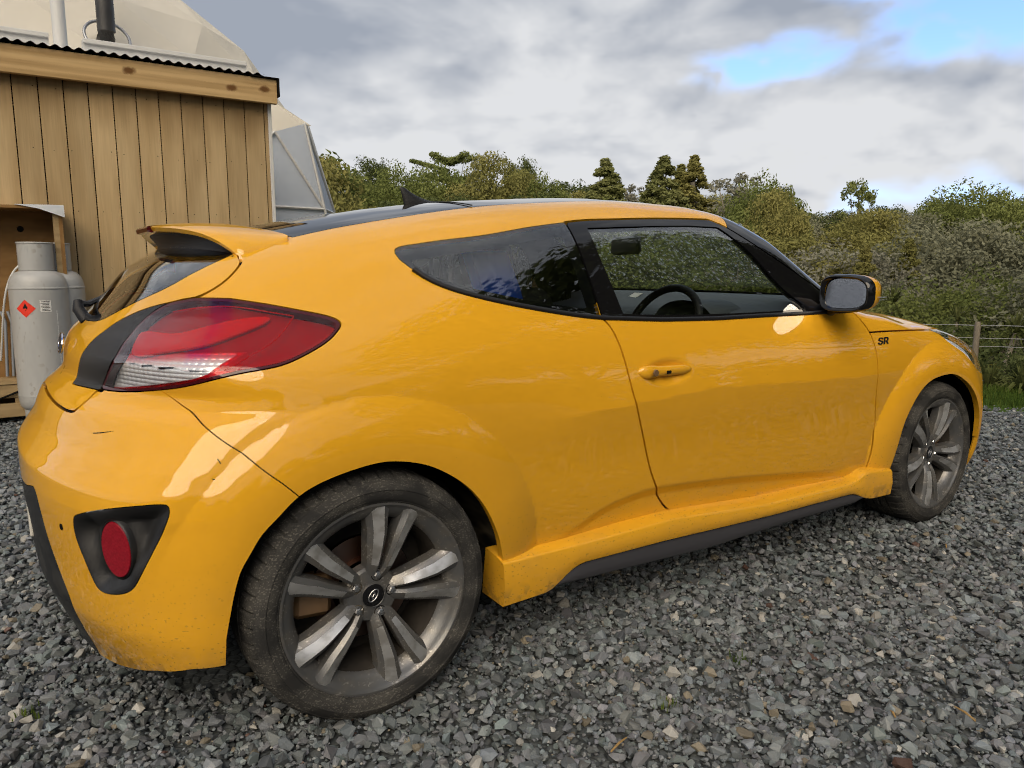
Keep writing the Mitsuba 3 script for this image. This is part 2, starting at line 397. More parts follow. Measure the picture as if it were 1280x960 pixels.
OUT = {
    'quarter_window': [ (0.7715,1.2586), (0.6101,1.2367), (0.4628,1.2119), (0.3322,1.1958), (0.2385,1.1823), (0.1976,1.1753), (0.1761,1.1632), (0.1794,1.1397), (0.2050,1.1125), (0.2477,1.0820), (0.3230,1.0529), (0.4360,1.0252), (0.5605,1.0012), (0.6974,0.9799), (0.7592,0.9731) ], 
    'door_low': [ (0.7644,0.9706), (0.7885,0.9397), (0.8128,0.8481), (0.8373,0.7331), (0.8886,0.5975), (0.9308,0.4883), (0.9670,0.4230), (0.9864,0.3948), (1.0216,0.3552), (1.0728,0.3198), (1.1391,0.2950), (1.3117,0.2757), (1.5756,0.2661), (1.8585,0.2625), (2.0971,0.2645), (2.1551,0.2831), (2.1696,0.3774), (2.1734,0.5083), (2.1361,0.6702), (2.1297,0.7820), (2.1059,0.8687), (2.0544,0.9436) ], 
    'belt': [ (0.7649,0.9718), (1.0115,0.9577), (1.2506,0.9525), (1.5171,0.9535), (1.7853,0.9528) ], 
    'door_glass': [ (0.8431,1.2425), (0.8383,1.1794), (0.8444,1.0817), (0.8524,0.9815), (1.0181,0.9722), (1.2582,0.9677), (1.5247,0.9670), (1.7468,0.9685), (1.7437,0.9858), (1.6566,1.0536), (1.5696,1.1660), (1.4519,1.2622), (1.3006,1.2634), (1.1174,1.2566) ], 
    'tail': [ (0.1799,1.0473), (0.1330,1.0399), (0.0937,1.0314), (0.0571,1.0151), (0.0261,0.9903), (0.0120,0.9501), (0.0037,0.9053), (-0.0317,0.8663), (-0.0689,0.8282), (-0.0601,0.8208), (0.0284,0.8252), (0.1665,0.8417), (0.2645,0.8592), (0.3743,0.8860), (0.4412,0.8979), (0.4803,0.9173), (0.5185,0.9497), (0.5299,0.9741), (0.5304,0.9831), (0.5170,0.9962), (0.4471,1.0163), (0.3658,1.0331), (0.2754,1.0465) ], 
    'reverse': [ (-0.0014,0.9022), (0.0872,0.9087), (0.2561,0.9189), (0.3605,0.9203), (0.3342,0.9021), (0.3047,0.8871), (0.2669,0.8758), (0.1298,0.8532), (0.0290,0.8387), (-0.0494,0.8323) ], 
    'strip': [ (0.0468,0.9216), (0.0289,0.9484), (0.0242,0.9694), (0.1415,0.9728), (0.2269,0.9891), (0.3177,1.0075), (0.3681,1.0125), (0.3836,1.0069), (0.3326,0.9780), (0.2550,0.9508), (0.1542,0.9345) ], 
    'insert': [ (0.1818,1.0483), (0.0748,1.0308), (-0.0206,1.0084), (-0.1057,0.9736), (-0.1547,0.9355), (-0.2011,0.8869), (-0.2466,0.8136), (-0.1385,0.8169), (-0.0579,0.8183) ], 
    'hatch_glass': [ (0.1938,1.1476), (0.1677,1.1292), (0.0856,1.0804), (-0.0355,1.0372), (-0.1526,0.9945), (-0.1972,0.9801), (-0.2444,0.9731) ], 
    'hatch_side': [ (0.2187,1.1517), (0.2427,1.1352), (0.2488,1.1192), (0.2391,1.0844), (0.1982,1.0541), (0.1818,1.0483) ], 
    'hatch_low': [ (-0.3342,0.7757), (-0.2516,0.7687), (-0.1517,0.7645), (-0.1266,0.7690), (-0.1045,0.7929), (-0.0889,0.8134), (-0.0579,0.8183) ], 
    'seam': [ (0.1665,0.8417), (0.2362,0.8102), (0.2945,0.7830), (0.4034,0.7111), (0.4494,0.6712), (0.4783,0.6427), (0.5028,0.6102) ], 
    'fog': [ (-0.0037,0.5585), (0.0122,0.5695), (0.0549,0.5842), (0.1582,0.6085), (0.2571,0.6202), (0.2691,0.6165), (0.2722,0.6010), (0.2471,0.5409), (0.1972,0.4564), (0.1743,0.4255), (0.1418,0.4069), (0.0787,0.3948), (0.0480,0.4055), (0.0154,0.4635), (-0.0073,0.5170) ], 
    'arch_rear': [ (-0.3602,0.3059), (-0.3263,0.4551), (-0.3064,0.4903), (-0.2771,0.5348), (-0.2433,0.5661), (-0.1910,0.6106), (-0.1322,0.6363), (-0.0722,0.6508), (0.0124,0.6610), (0.0681,0.6545), (0.1183,0.6412), (0.1710,0.6168), (0.2253,0.5809), (0.2629,0.5471), (0.3015,0.4994), (0.3362,0.4363), (0.3557,0.3891), (0.3749,0.3174) ], 
    'hood_line': [ (2.1075,0.8687), (2.2414,0.8669), (2.4089,0.8617), (2.5967,0.8533) ], 
    'rail': [ (-0.0411,-0.4845), (-0.0094,-0.4793), (0.1632,-0.4854), (0.3570,-0.4799), (0.5598,-0.4632), (0.8048,-0.4722) ], 
}
LINES = {
    'lens_edge': [ (0.4305,1.0059), (0.4253,0.9832), (0.4187,0.9644), (0.4042,0.9429), (0.3853,0.9286), (0.3642,0.9112), (0.3366,0.8920) ],
    'lens_seam': [ (0.1718,0.9286), (0.2409,0.9423), (0.2913,0.9578), (0.3156,0.9763), (0.3325,0.9917) ],
    'lens_top': [ (0.1196,1.0152), (0.2691,1.0308), (0.3650,1.0197), (0.4299,1.0077) ],
    'scratch': [ (-0.0101,0.7349), (0.0295,0.7415), (0.0651,0.7488) ],
    'chip_a': [ (0.3524,0.7082), (0.3561,0.7031), (0.3596,0.6979) ],
    'chip_b': [ (0.3466,0.6676), (0.3524,0.6654) ],
}


# ------------------------------------------------------------------ cutting the body into panels
def poly_dist(q, poly):
    """signed distance of the points q (n, 2) to the outline, negative inside"""
    a = np.asarray(poly, float); b = np.roll(a, -1, 0)
    best = np.full(len(q), 1e9); ins = np.zeros(len(q), bool)
    for p0, p1 in zip(a, b):
        e = p1 - p0; L = e @ e
        if L < 1e-14:
            continue
        d = q - p0
        t = np.clip(d @ e / L, 0, 1)
        best = np.minimum(best, ((d - t[:, None] * e) ** 2).sum(1))
        c = (p0[1] > q[:, 1]) != (p1[1] > q[:, 1])
        ins ^= c & (q[:, 0] < e[0] * (q[:, 1] - p0[1]) / (e[1] if e[1] else 1e-12) + p0[0])
    best = np.sqrt(best)
    return np.where(ins, -best, best)


def curve(pts, n=8, closed=False):
    """a smooth line through the points"""
    p = np.asarray(pts, float)
    if closed:
        p = np.vstack([p, p[:1]])
    t = np.r_[0, np.cumsum(np.maximum(np.linalg.norm(np.diff(p, axis=0), axis=1), 1e-9) ** 0.5)]
    u = np.concatenate([np.linspace(t[i], t[i + 1], n, endpoint=False) for i in range(len(t) - 1)] + [t[-1:]])
    s = CubicSpline(t, p, bc_type='periodic' if closed else 'natural')(u)
    return s[:-1] if closed else s


def chart(v, kind):
    y = -np.abs(v[:, 1])
    if kind == 'xz':
        return v[:, [0, 2]]
    if kind == 'xy':
        return np.stack([v[:, 0], y], 1)
    if kind == 'yz':
        return np.stack([y, v[:, 2]], 1)
    return np.stack([(v[:, 0] - y) * 0.70711, v[:, 2]], 1)


def field(v, poly, kind, margin=0.05):
    q = chart(v, kind); lo, hi = np.min(poly, 0) - margin, np.max(poly, 0) + margin
    near = ((q > lo) & (q < hi)).all(1)
    s = np.full(len(v), margin)
    s[near] = poly_dist(q[near], poly)
    return s


def clip(m, s):
    """the part of the mesh (v, n, f) where s <= 0, its triangles cut along s = 0"""
    v, n, f = m
    neg = s <= 0
    k = neg[f].sum(1)
    keep = f[k == 3]
    extra_v, extra_n, tris, made = [], [], [], {}

    def cut(a, b):
        e = (a, b) if a < b else (b, a)
        if e not in made:
            t = s[e[0]] / (s[e[0]] - s[e[1]]); t = min(max(t, 1e-3), 1 - 1e-3)
            made[e] = len(v) + len(extra_v)
            extra_v.append(v[e[0]] * (1 - t) + v[e[1]] * t); extra_n.append(n[e[0]] * (1 - t) + n[e[1]] * t)
        return made[e]

    for tri in f[(k == 1) | (k == 2)]:
        g = neg[tri]
        i = int(np.argmax(g)) if g.sum() == 1 else int(np.argmin(g))
        a, b, c = int(tri[i]), int(tri[(i + 1) % 3]), int(tri[(i + 2) % 3])
        ab, ac = cut(a, b), cut(a, c)
        if g.sum() == 1:
            tris.append((a, ab, ac))
        else:
            tris += [(ab, b, c), (ab, c, ac)]
    vv = np.vstack([v, np.array(extra_v).reshape(-1, 3)]); nn = np.vstack([n, np.array(extra_n).reshape(-1, 3)])
    ff = np.vstack([keep, np.array(tris, int).reshape(-1, 3)])
    used = np.unique(ff); idx = np.full(len(vv), -1); idx[used] = np.arange(len(used))
    nn = nn[used]; nn /= np.maximum(np.linalg.norm(nn, axis=1, keepdims=True), 1e-9)
    return vv[used], nn, idx[ff]


def rim_edges(f):
    e = np.concatenate([f[:, [0, 1]], f[:, [1, 2]], f[:, [2, 0]]])
    key = np.sort(e, 1) @ np.array([1 << 32, 1])
    _, first, cnt = np.unique(key, return_index=True, return_counts=True)
    return e[first[cnt == 1]]


def flanged(m, depth=0.012):
    """the panel with its edges turned inwards"""
    v, n, f = m
    e = rim_edges(f)
    e = e[~(np.abs(v[e][:, :, 1]) < 2e-4).all(1)]
    if not len(e):
        return m
    a, b = e[:, 0], e[:, 1]
    q = np.stack([v[a], v[b], v[b] - n[b] * depth, v[a] - n[a] * depth], 1)
    nn = np.cross(q[:, 3] - q[:, 0], q[:, 1] - q[:, 0]); nn /= np.maximum(np.linalg.norm(nn, axis=1, keepdims=True), 1e-9)
    k = len(v) + np.arange(len(e)) * 4
    ff = np.concatenate([np.stack([k, k + 3, k + 2], 1), np.stack([k, k + 2, k + 1], 1)])
    return np.vstack([v, q.reshape(-1, 3)]), np.vstack([n, np.repeat(nn, 4, 0)]), np.vstack([f, ff])


def both(m):
    """the panel and its mirror image on the car's other side"""
    v, n, f = m
    s = np.array([1, -1, 1.0])
    return np.vstack([v, v * s]), np.vstack([n, n * s]), np.vstack([f, f[:, ::-1] + len(v)])


CAR = thing('parked_car', 'glossy yellow three-door hatchback coupe with dark alloy wheels parked on the grey gravel', 'car')


def panel(name, m, mat, parent=CAR, depth=0.012, offset=0.0, **kw):
    if not len(m[2]):
        return None
    if offset:
        m = (m[0] + m[1] * offset, m[1], m[2])
    if depth:
        m = flanged(m, depth)
    return put_n(name, m[0], m[2], m[1], mat, parent, **kw)


O = {k: np.array(p) for k, p in OUT.items()}
GAP = 0.0033


def poly(*parts):
    return np.vstack([np.asarray(p, float) for p in parts])


# outlines on the right side, in metres (x forward from the rear axle, z up; s runs round the rear corner)
P_QWIN = curve(O['quarter_window'][:8], 6), curve(O['quarter_window'][7:], 6)
P_QWIN = poly(P_QWIN[0], P_QWIN[1])
dl = O['door_low']
A_LINE = [(1.99, 0.975), (1.886, 1.038), (1.716, 1.141), (1.564, 1.227), (1.49, 1.270), (1.44, 1.2890)]
P_DOOR = poly(curve(dl[:8], 6), curve(dl[7:13], 6), curve(dl[12:16], 6), curve(dl[15:18], 6), curve(dl[17:], 6), A_LINE,
              curve([(1.42, 1.2905), (1.324, 1.289), (1.14, 1.284), (.984, 1.276), (.857, 1.269), (.7705, 1.2592)], 6))
P_BELT = poly(curve(O['belt'], 6), [(2.10, 0.944), (2.2, 1.5), (0.5, 1.5), (0.5, 0.9725)])
dg = O['door_glass']
P_GLASS = poly(curve(dg[:4], 4), curve(dg[4:8], 4), curve(dg[8:12], 4), curve(dg[12:], 4))
tl = O['tail']
P_TAIL = poly(curve(tl[:9], 6), curve(tl[9:18], 6), curve(tl[17:], 6))
P_BEZEL = None
P_REVERSE = O['reverse'] + np.where(O['reverse'][:, 1:] > .899, [[0, .007]], [[0, -.003]])
P_STRIP = curve(O['strip'], 3, True)
P_INSERT = poly(curve(O['insert'][:7], 6), O['insert'][7:], tl[:9][::-1])
hs, hl = O['hatch_side'], O['hatch_low']
P_HATCH = poly([(-1.0, 0.783), (-0.45, 0.7815)], curve(hl[:4], 5), curve(hl[3:], 5), tl[:9][::-1], curve(hs[::-1], 5), [(0.285, 1.198), (0.314, 1.215), (-1.0, 1.5)])
P_HGLASS = poly(curve(O['hatch_glass'], 5), [(-0.32, 0.970), (-0.47, 0.968), (-1.0, 0.968), (-1.0, 1.6), (0.2, 1.6), (0.215, 1.17)])
P_BUMPER = poly([(-1.0, 0.783), (-0.45, 0.7815)], curve(hl[:4], 5), curve(hl[3:], 5), tl[8:12], curve(O['seam'], 5), [(0.54, 0.55), (0.56, 0.3), (0.56, -0.1), (-1, -0.1)])
P_VALANCE = poly(curve([(-1.0, 0.53), (-0.30, 0.565), (-0.215, 0.575), (-0.17, 0.47), (-0.116, 0.378), (-0.084, 0.32), (-0.076, 0.22), (-0.074, 0.12)], 4), [(-0.07, -0.2), (-1, -0.2)])
P_FOG = curve(O['fog'], 5, True)
ar = O['arch_rear']
P_ARCH_R = poly([(-0.36, -0.1), (-0.362, 0.25)], curve(ar, 4), [(0.383, 0.25), (0.383, -0.1)])
P_ARCH_F = poly([(2.262, -0.1), (2.272, 0.18)], curve([(2.30, 0.293), (2.318, 0.379), (2.336, 0.475), (2.376, 0.552), (2.431, 0.614), (2.504, 0.652), (2.60, 0.666), (2.70, 0.662), (2.79, 0.631), (2.87, 0.588), (2.945, 0.52), (2.995, 0.43), (3.02, 0.32)], 4), [(3.02, -0.1)])
P_LAMP = curve([(2.60, .8545), (2.66, .842), (2.745, .785), (2.83, .745), (2.92, .69), (3.05, .64), (3.22, .615), (3.33, .64), (3.32, .70), (3.18, .765), (3.0, .815), (2.8, .845)], 5, True)
P_HOOD = poly([(2.0, 1.3), (2.0, 1.0), (2.0432, .9443)], curve([(2.0432, .9443), (2.075, .905), (2.1049, .8689)], 4), O['hood_line'], [(2.75, .85), (3.0, .82), (3.18, .77), (3.32, .705), (3.6, .70), (3.8, 1.2)])
P_SCREEN = poly(curve([(1.44, 0.1), (1.455, -.10), (1.50, -.40), (1.56, -.555)], 6), curve([(1.575, -.592), (1.64, -.615), (1.80, -.672), (1.985, -.748)], 6), curve([(2.02, -.752), (2.10, -.71), (2.22, -.58), (2.33, -.30), (2.36, 0.1)], 6))
P_ROOF = poly(curve([(-.075, .1), (-.072, -.2), (-.06, -.38), (-.043, -.482)], 4), curve([(-.03, -.483), (.163, -.484), (.357, -.479), (.56, -.466), (.80, -.462), (1.1, -.455), (1.30, -.45), (1.37, -.435)], 5), curve([(1.395, -.38), (1.412, -.2), (1.418, .1)], 4))
P_PILLAR = np.array([(1.505, 1.262), (1.545, 1.31), (1.62, 1.42), (2.4, 1.3), (2.4, .93), (2.043, .944), (1.97, .985), (1.886, 1.037), (1.7, 1.15)])

# the lower edge of the painted body
def body_bottom(v):
    x = v[:, 0]
    return np.interp(x, [-.75, -.61, -.58, -.546, -.49, -.428, -.36, -.2, 2.3, 3.0, 3.1, 3.6], [.165, .152, .155, .174, .217, .239, .241, .26, .26, .20, .185, .175]) - v[:, 2]


def build_side(nu_end, nu_mid, nv, right):
    """all the panels of one half, as a dict of meshes on the right side (y < 0)"""
    Og, Dg = grid(nu_end, nu_mid, nv)
    P = solve(Og, Dg); N = normals(P)
    v, n = P.reshape(-1, 3), N.reshape(-1, 3)
    f = grid_faces(P.shape[0], P.shape[1])
    v[np.abs(v[:, 1]) < 1e-6, 1] = 0
    n[np.abs(v[:, 1]) < 1e-6, 1] = 0
    e1, e2 = v[f[:, 1]] - v[f[:, 0]], v[f[:, 2]] - v[f[:, 0]]
    c = np.cross(e1, e2)
    f = f[np.linalg.norm(c, axis=1) > 1e-9]
    c = np.cross(v[f[:, 1]] - v[f[:, 0]], v[f[:, 2]] - v[f[:, 0]])
    flip = (c * n[f].sum(1)).sum(1) < 0
    f[flip] = f[flip][:, ::-1]
    rest = (v, n, f)
    out = {}
    rest = clip(rest, body_bottom(rest[0]))
    out['whole'] = rest
    for p in (P_ARCH_R, P_ARCH_F):
        rest = clip(rest, -field(rest[0], p, 'xz'))

    def take(name, p, kind, gap=GAP, src=None):
        nonlocal rest
        m = rest if src is None else out[src]
        s = field(m[0], p, kind)
        out[name] = clip(m, s + gap)
        left = clip(m, gap - s)
        if src is None:
            rest = left
        else:
            out[src] = left
    take('windshield', P_SCREEN, 'xy', 0.001)
    take('roof', P_ROOF, 'xy', 0.0015)
    take('door', P_DOOR, 'xz')
    take('quarter_window', P_QWIN, 'xz', 0.001)
    take('headlight', P_LAMP, 'xz', 0.0015)
    take('hood', P_HOOD, 'xz')
    take('pillar', P_PILLAR, 'xz', 0.001)
    take('tail', P_TAIL, 'sz', 0.0015)
    take('hatch', P_HATCH, 'sz')
    take('insert', P_INSERT, 'sz', 0.0012, 'hatch')
    take('hatch_glass', P_HGLASS, 'sz', 0.001, 'hatch')
    take('bumper', P_BUMPER, 'sz', 0.0011)
    take('valance', P_VALANCE, 'sz', 0.001, 'bumper')
    take('fog', P_FOG, 'sz', 0.0008, 'bumper')
    take('door_frame', P_BELT, 'xz', 0.0008, 'door')
    take('door_glass', P_GLASS, 'xz', 0.0006, 'door_frame')
    s = 3.02 - rest[0][:, 0]
    out['front_bumper'] = clip(rest, s + GAP)
    rest = clip(rest, GAP - s)
    s = 1.95 - rest[0][:, 0]
    out['fender'] = clip(rest, s + GAP)
    out['quarter'] = clip(rest, GAP - s)
    return out


R = build_side(150, 250, 300, True)
L = build_side(60, 110, 120, False)


def flipped(m):
    s = np.array([1, -1, 1.0])
    return m[0] * s, m[1] * s, m[2][:, ::-1]


def merged(a, b):
    return np.vstack([a[0], b[0]]), np.vstack([a[1], b[1]]), np.vstack([a[2], b[2] + len(a[0])])


def two_halves(k):
    return merged(R[k], flipped(L[k]))


for side_, S in ((1, R), (-1, {k: flipped(m) for k, m in L.items()})):
    panel('rear_quarter_panel', S['quarter'], 'paint_yellow', depth=0.022)
    door = panel('door', S['door'], 'paint_yellow', label='yellow door with black window surround' if side_ > 0 else None)
    panel('window_frame', S['door_frame'], 'gloss_black', door, depth=0.008)
    panel('window_glass', S['door_glass'], 'side_glass', door, depth=0, offset=-0.004)
    S['door_key'] = door
    panel('rear_side_window', S['quarter_window'], 'privacy_glass', depth=0)
    panel('front_fender', S['fender'], 'paint_yellow', depth=0.022)
    panel('pillar_trim', S['pillar'], 'gloss_black', depth=0.01)
    lamp = panel('headlight', S['headlight'], 'lens_clear', depth=0)
    panel('reflector_bowl', S['headlight'], 'lamp_front', lamp, depth=0, offset=-0.03)
    # tail light: glass, bezel, lamps behind it
    tail = S['tail']
    s = field(tail[0], P_TAIL, 'sz')
    # a dark moulded band all round: wide below and round the tip, narrow above
    wide = 0.0075
    bez, lens = clip(tail, -wide - s), clip(tail, s + wide)
    rev_s = field(lens[0], P_REVERSE, 'sz')
    lens_w, lens_r = clip(lens, rev_s), clip(lens, -rev_s)
    tk = panel('tail_light', lens_r, 'lens_red', depth=0, offset=0.002, label='large red tail light with a clear lower lens' if side_ > 0 else None)
    panel('bezel', bez, 'lens_dark_red', tk, depth=0.02, offset=0.001)
    panel('reverse_lens', lens_w, 'lens_clear', tk, depth=0, offset=0.002)
    inner = (lens[0] - lens[1] * 0.022, lens[1], lens[2])
    rs_ = field(inner[0], P_REVERSE, 'sz')
    panel('reflector_bowl', clip(inner, -rs_), 'lamp_housing', tk, depth=0)
    panel('reverse_bowl', clip(inner, rs_), 'lamp_white', tk, depth=0)
    st = clip(lens_r, field(lens_r[0], P_STRIP, 'sz'))
    panel('light_strip', st, 'lamp_glow_red', tk, depth=0.006, offset=-0.012)
    # recessed rear reflector
    fog = S['fog']
    d = -field(fog[0], P_FOG, 'sz')
    q = chart(fog[0], 'sz')
    e = np.hypot((q[:, 0] - 0.118) / 0.075, (q[:, 1] - 0.505) / 0.085)
    dip = 0.034 * sst(0.0, 0.042, d) - 0.016 * (1 - sst(0.75, 1.25, e))
    fp = fog[0] - fog[1] * dip[:, None]
    put(*('reflector_housing', (fp, fog[2]), 'black_plastic', CAR), smooth=True)

panel('bonnet', two_halves('hood'), 'paint_yellow')
panel('windscreen', two_halves('windshield'), 'screen_glass', depth=0)
roof = panel('roof_panel', two_halves('roof'), 'gloss_black', depth=0.006)
gate = panel('tailgate', two_halves('hatch'), 'paint_yellow')
panel('rear_screen', two_halves('hatch_glass'), 'privacy_glass', gate, depth=0)
for m in (R['insert'], flipped(L['insert'])):
    panel('corner_insert', m, 'black_plastic', gate, depth=0.006, label='matt black corner insert beside the tail light')
bumper_key = panel('rear_bumper', two_halves('bumper'), 'paint_yellow', depth=0.02)
panel('lower_valance', two_halves('valance'), 'black_plastic', bumper_key, depth=0.015)
panel('front_bumper', two_halves('front_bumper'), 'paint_yellow', depth=0.02)

# dark inner body: stops light and closes the shut lines; its window openings are a little smaller than the glass
for S, sg in ((R, 1), (L, -1)):
    m = S['whole']
    for p in (P_ARCH_R, P_ARCH_F):
        m = clip(m, -field(m[0], p, 'xz') + 0.0)
    m = clip(m, 0.024 - field(m[0], P_QWIN, 'xz') * -1 - 0.0) if False else m
    for p, k, inset in ((P_QWIN, 'xz', 0.030), (P_GLASS, 'xz', 0.004), (P_SCREEN, 'xy', 0.035), (P_HGLASS, 'sz', 0.028), (P_LAMP, 'xz', -0.01), (P_TAIL, 'sz', -0.004), (P_FOG, 'sz', -0.004)):
        m = clip(m, -(field(m[0], p, k) + inset))
    m = (m[0] - m[1] * 0.016, m[1], m[2])
    if sg < 0:
        m = flipped(m)
    panel('inner_shell', m, 'interior_trim', depth=0)

# ------------------------------------------------------------------ side skirts, spoiler, lamps, mirrors, handles
for sg in (-1, 1):
    xs = np.linspace(0.366, 2.285, 80)
    zt = np.interp(xs, [.366, .7, 1.02, 1.25, 1.49, 2.0, 2.05, 2.10, 2.285], [.318, .318, .322, .305, .287, .279, .286, .306, .291])
    zb = np.interp(xs, [.366, .519, .545, .60, .643, .979, 1.242, 1.52, 2.01, 2.05, 2.10, 2.155, 2.285], [.196, .201, .212, .247, .261, .258, .250, .242, .237, .226, .204, .193, .189])
    rings = []
    for x, t, b in zip(xs, zt, zb):
        rings.append([(x, .80, t + .022), (x, .855, t + .014), (x, .888, t + .004), (x, .893, t - .002), (x, .899, (t + b) / 2), (x, .893, b + .003), (x, .889, b), (x, .78, b + .004)])
    v, f = loft(rings)
    if sg < 0:
        v = v * [1, -1, 1]
    else:
        f = f[:, ::-1]
    sk = put('side_skirt', (v, f[:, ::-1]), 'paint_yellow', CAR, smooth=40)
    xs = np.linspace(.545, 2.12, 40)
    zt2 = np.interp(xs, [.545, .60, .643, .979, 1.242, 1.52, 2.01, 2.06, 2.12], [.215, .245, .258, .255, .247, .239, .234, .226, .214])
    zb2 = np.interp(xs, [.545, .80, 1.2, 1.6, 2.05, 2.12], [.213, .205, .190, .198, .197, .212])
    rings = [[(x, .80, t), (x, .884, t), (x, .892, (t + b) / 2), (x, .889, b + .002), (x, .884, b - .002), (x, .78, b)] for x, t, b in zip(xs, zt2, zb2)]
    v, f = loft(rings)
    if sg < 0:
        v = v * [1, -1, 1]
    put('lower_strip', (v, f[:, ::-1] if sg < 0 else f), 'strip_grey', sk, smooth=30)

# roof spoiler over the rear screen
ys = np.linspace(-1, 1, 41)
rings = []
for t in ys:
    a = abs(t)
    y = -0.506 * t
    tx = -0.336 + 0.128 * a ** 2.1 + 0.016 * a ** 12
    tz = 1.238 - 0.036 * a ** 2.2 - 0.050 * a ** 9
    fx = -0.078 + 0.034 * a ** 3
    fz = 1.2435 - 0.040 * a ** 2 - .004 * a ** 6
    if a > 0.93:
        fx -= 0.02 * (a - .93) / .07
    fz = min(fz, 1.2435)
    mx, mz = (tx + fx) / 2, (tz + fz) / 2 + 0.010 * (1 - a ** 4)
    th = 0.014
    rings.append([(fx, y, fz), (mx + .03, y, mz + .002), (mx - .05, y, (mz * .62 + tz * .38) + .004), (tx + .012, y, tz + .004), (tx, y, tz - .003), (tx + .006, y, tz - th),
                  (tx + .03, y, tz - th - .004)])
last = rings[-1]
for e_, k_ in ((0, 1), (-1, -1)):
    r_ = rings[e_]
    extra = [(q[0], q[1] * 1.004, q[2] - .035) for q in r_]
    rings = [extra] + rings if e_ == 0 else rings + [extra]
v, f = loft(rings, closed=False, cap=False)
SPO = put('roof_spoiler', (v, f), 'paint_yellow', gate, smooth=50)
rings2 = []
for t in ys:
    a = abs(t); y = -0.500 * t
    tx = -0.336 + 0.130 * a ** 2.1 + 0.012 * a ** 12; tz = 1.238 - 0.036 * a ** 2.2 - 0.047 * a ** 9
    gx, gz = -0.262 + 0.055 * a ** 2, 1.150 - 0.012 * a ** 2
    rings2.append([(tx + .03, y, tz - .0175), (tx * .5 + gx * .5 + .02, y, tz * .45 + gz * .55 + .002), (gx - .022 * (1 - a ** 4), y, gz + .010), (gx + .01, y, gz - .006), (gx + .07, y, gz + .02)])
put('roof_spoiler', loft(rings2, closed=False, cap=False), 'dark_trim', gate, smooth=40, label='dark underside of the roof spoiler')
yy = np.linspace(-0.10, 0.10, 9)
v, f = loft([[(-.338, y, 1.238), (-.342, y, 1.233), (-.340, y, 1.222), (-.325, y, 1.219), (-.318, y, 1.236)] for y in yy])
put('high_brake_light', (v, f), 'lens_dark_red', gate)
for sg in (-1, 1):      # gap cover where the roof panel is split
    pass

# rear wiper: hub on the glass, arm across the screen
put('wiper', join(tube([(-.490, 0.0, .962), (-.512, 0.0, .972)], [.021, .019], 14), tube([(-.505, .0, .966), (-.522, .02, 1.000), (-.520, .03, 1.024)], [.017, .016, .012], 12),
                  tube([(-.518, .03, 1.015), (-.490, .10, 1.010), (-.440, .22, 1.024), (-.385, .34, 1.050)], [.011, .010, .007, .005], 8),
                  tube([(-.452, .12, 1.000), (-.375, .36, 1.050)], .005, 6)), 'dark_trim', gate, smooth=40)
# emblem on the tailgate: an upright oval ring with a slanted bar letter in it
def slanted_h(w, h, t, depth):
    """an oval ring round a leaning H, flat in the xy plane"""
    g = np.linspace(0, 2 * np.pi, 41)[:-1]
    ring = tube(np.stack([w / 2 * np.cos(np.r_[g, 0]), h / 2 * np.sin(np.r_[g, 0]), g[0] + 0 * np.r_[g, 0]], -1), t * 0.55, 6, False)
    bars = []
    for k in (-1, 1):
        bars.append(tube([(k * w * 0.16 - w * .10, -h * .36, 0), (k * w * 0.16 + w * .10, h * .36, 0)], t * 0.6, 6))
    bars.append(tube([(-w * .20, -h * .02, 0), (w * .20, h * .02, 0)], t * 0.55, 6))
    return join(ring, *bars)


v, f = slanted_h(0.105, 0.054, 0.008, 0.004)
B = np.array([[0, 0, -0.93], [-1, 0, 0], [0.0, 0.98, 0.2]])   # columns: right, up, out
Bm = np.stack([np.array([0, -1.0, 0]), np.array([.18, 0, .98]), np.array([-.98, 0, .18])], 1)
put('emblem', (v @ Bm.T + np.array([-.574, 0, .905]), f), 'chrome', gate, smooth=40)
put('number_plate', moved(box(-.006, .006, -.17, .17, -.055, .055, .004), (-.690, 0, .45)), 'plate_white', bumper_key)
# parking sensor hole
for sg in (-1, 1):
    c = np.array([-.6369, sg * .5396, .5216]); nrm = normals(c[None] * [1, -1 if sg > 0 else 1, 1])[0] * [1, -1 if sg > 0 else 1, 1]
    put('tow_cap', tube([c - nrm * .003, c + nrm * .0015], [.008, .008], 12), 'liner', bumper_key)
    # red reflector in the recessed housing
    c = np.array([-.5533, sg * .7316, .505]); nrm = normals(c[None] * [1, -1 if sg > 0 else 1, 1])[0] * [1, -1 if sg > 0 else 1, 1]
    u = np.cross([0, 0, 1], nrm); u /= np.linalg.norm(u); w = np.cross(nrm, u)
    g = np.linspace(0, 2 * np.pi, 49)[:-1]
    rr = [(1.0, -.030), (1.0, -.010), (.97, -.0075), (.9, -.007)]
    rings = [[c + nrm * h + u * .045 * k * np.cos(a) + w * .065 * k * np.sin(a) for a in g] for k, h in rr]
    v, f = loft(rings)
    put('rear_reflector', (v, f), 'reflector_red', bumper_key, smooth=30)
    rings = [[c + nrm * h + u * (.045 * k) * np.cos(a) + w * (.065 * k) * np.sin(a) for a in g] for k, h in ((1.16, -.032), (1.10, -.012), (1.02, -.0085), (1.005, -.014))]
    put('reflector_rim', loft(rings, cap=False), 'black_plastic', bumper_key, smooth=40)

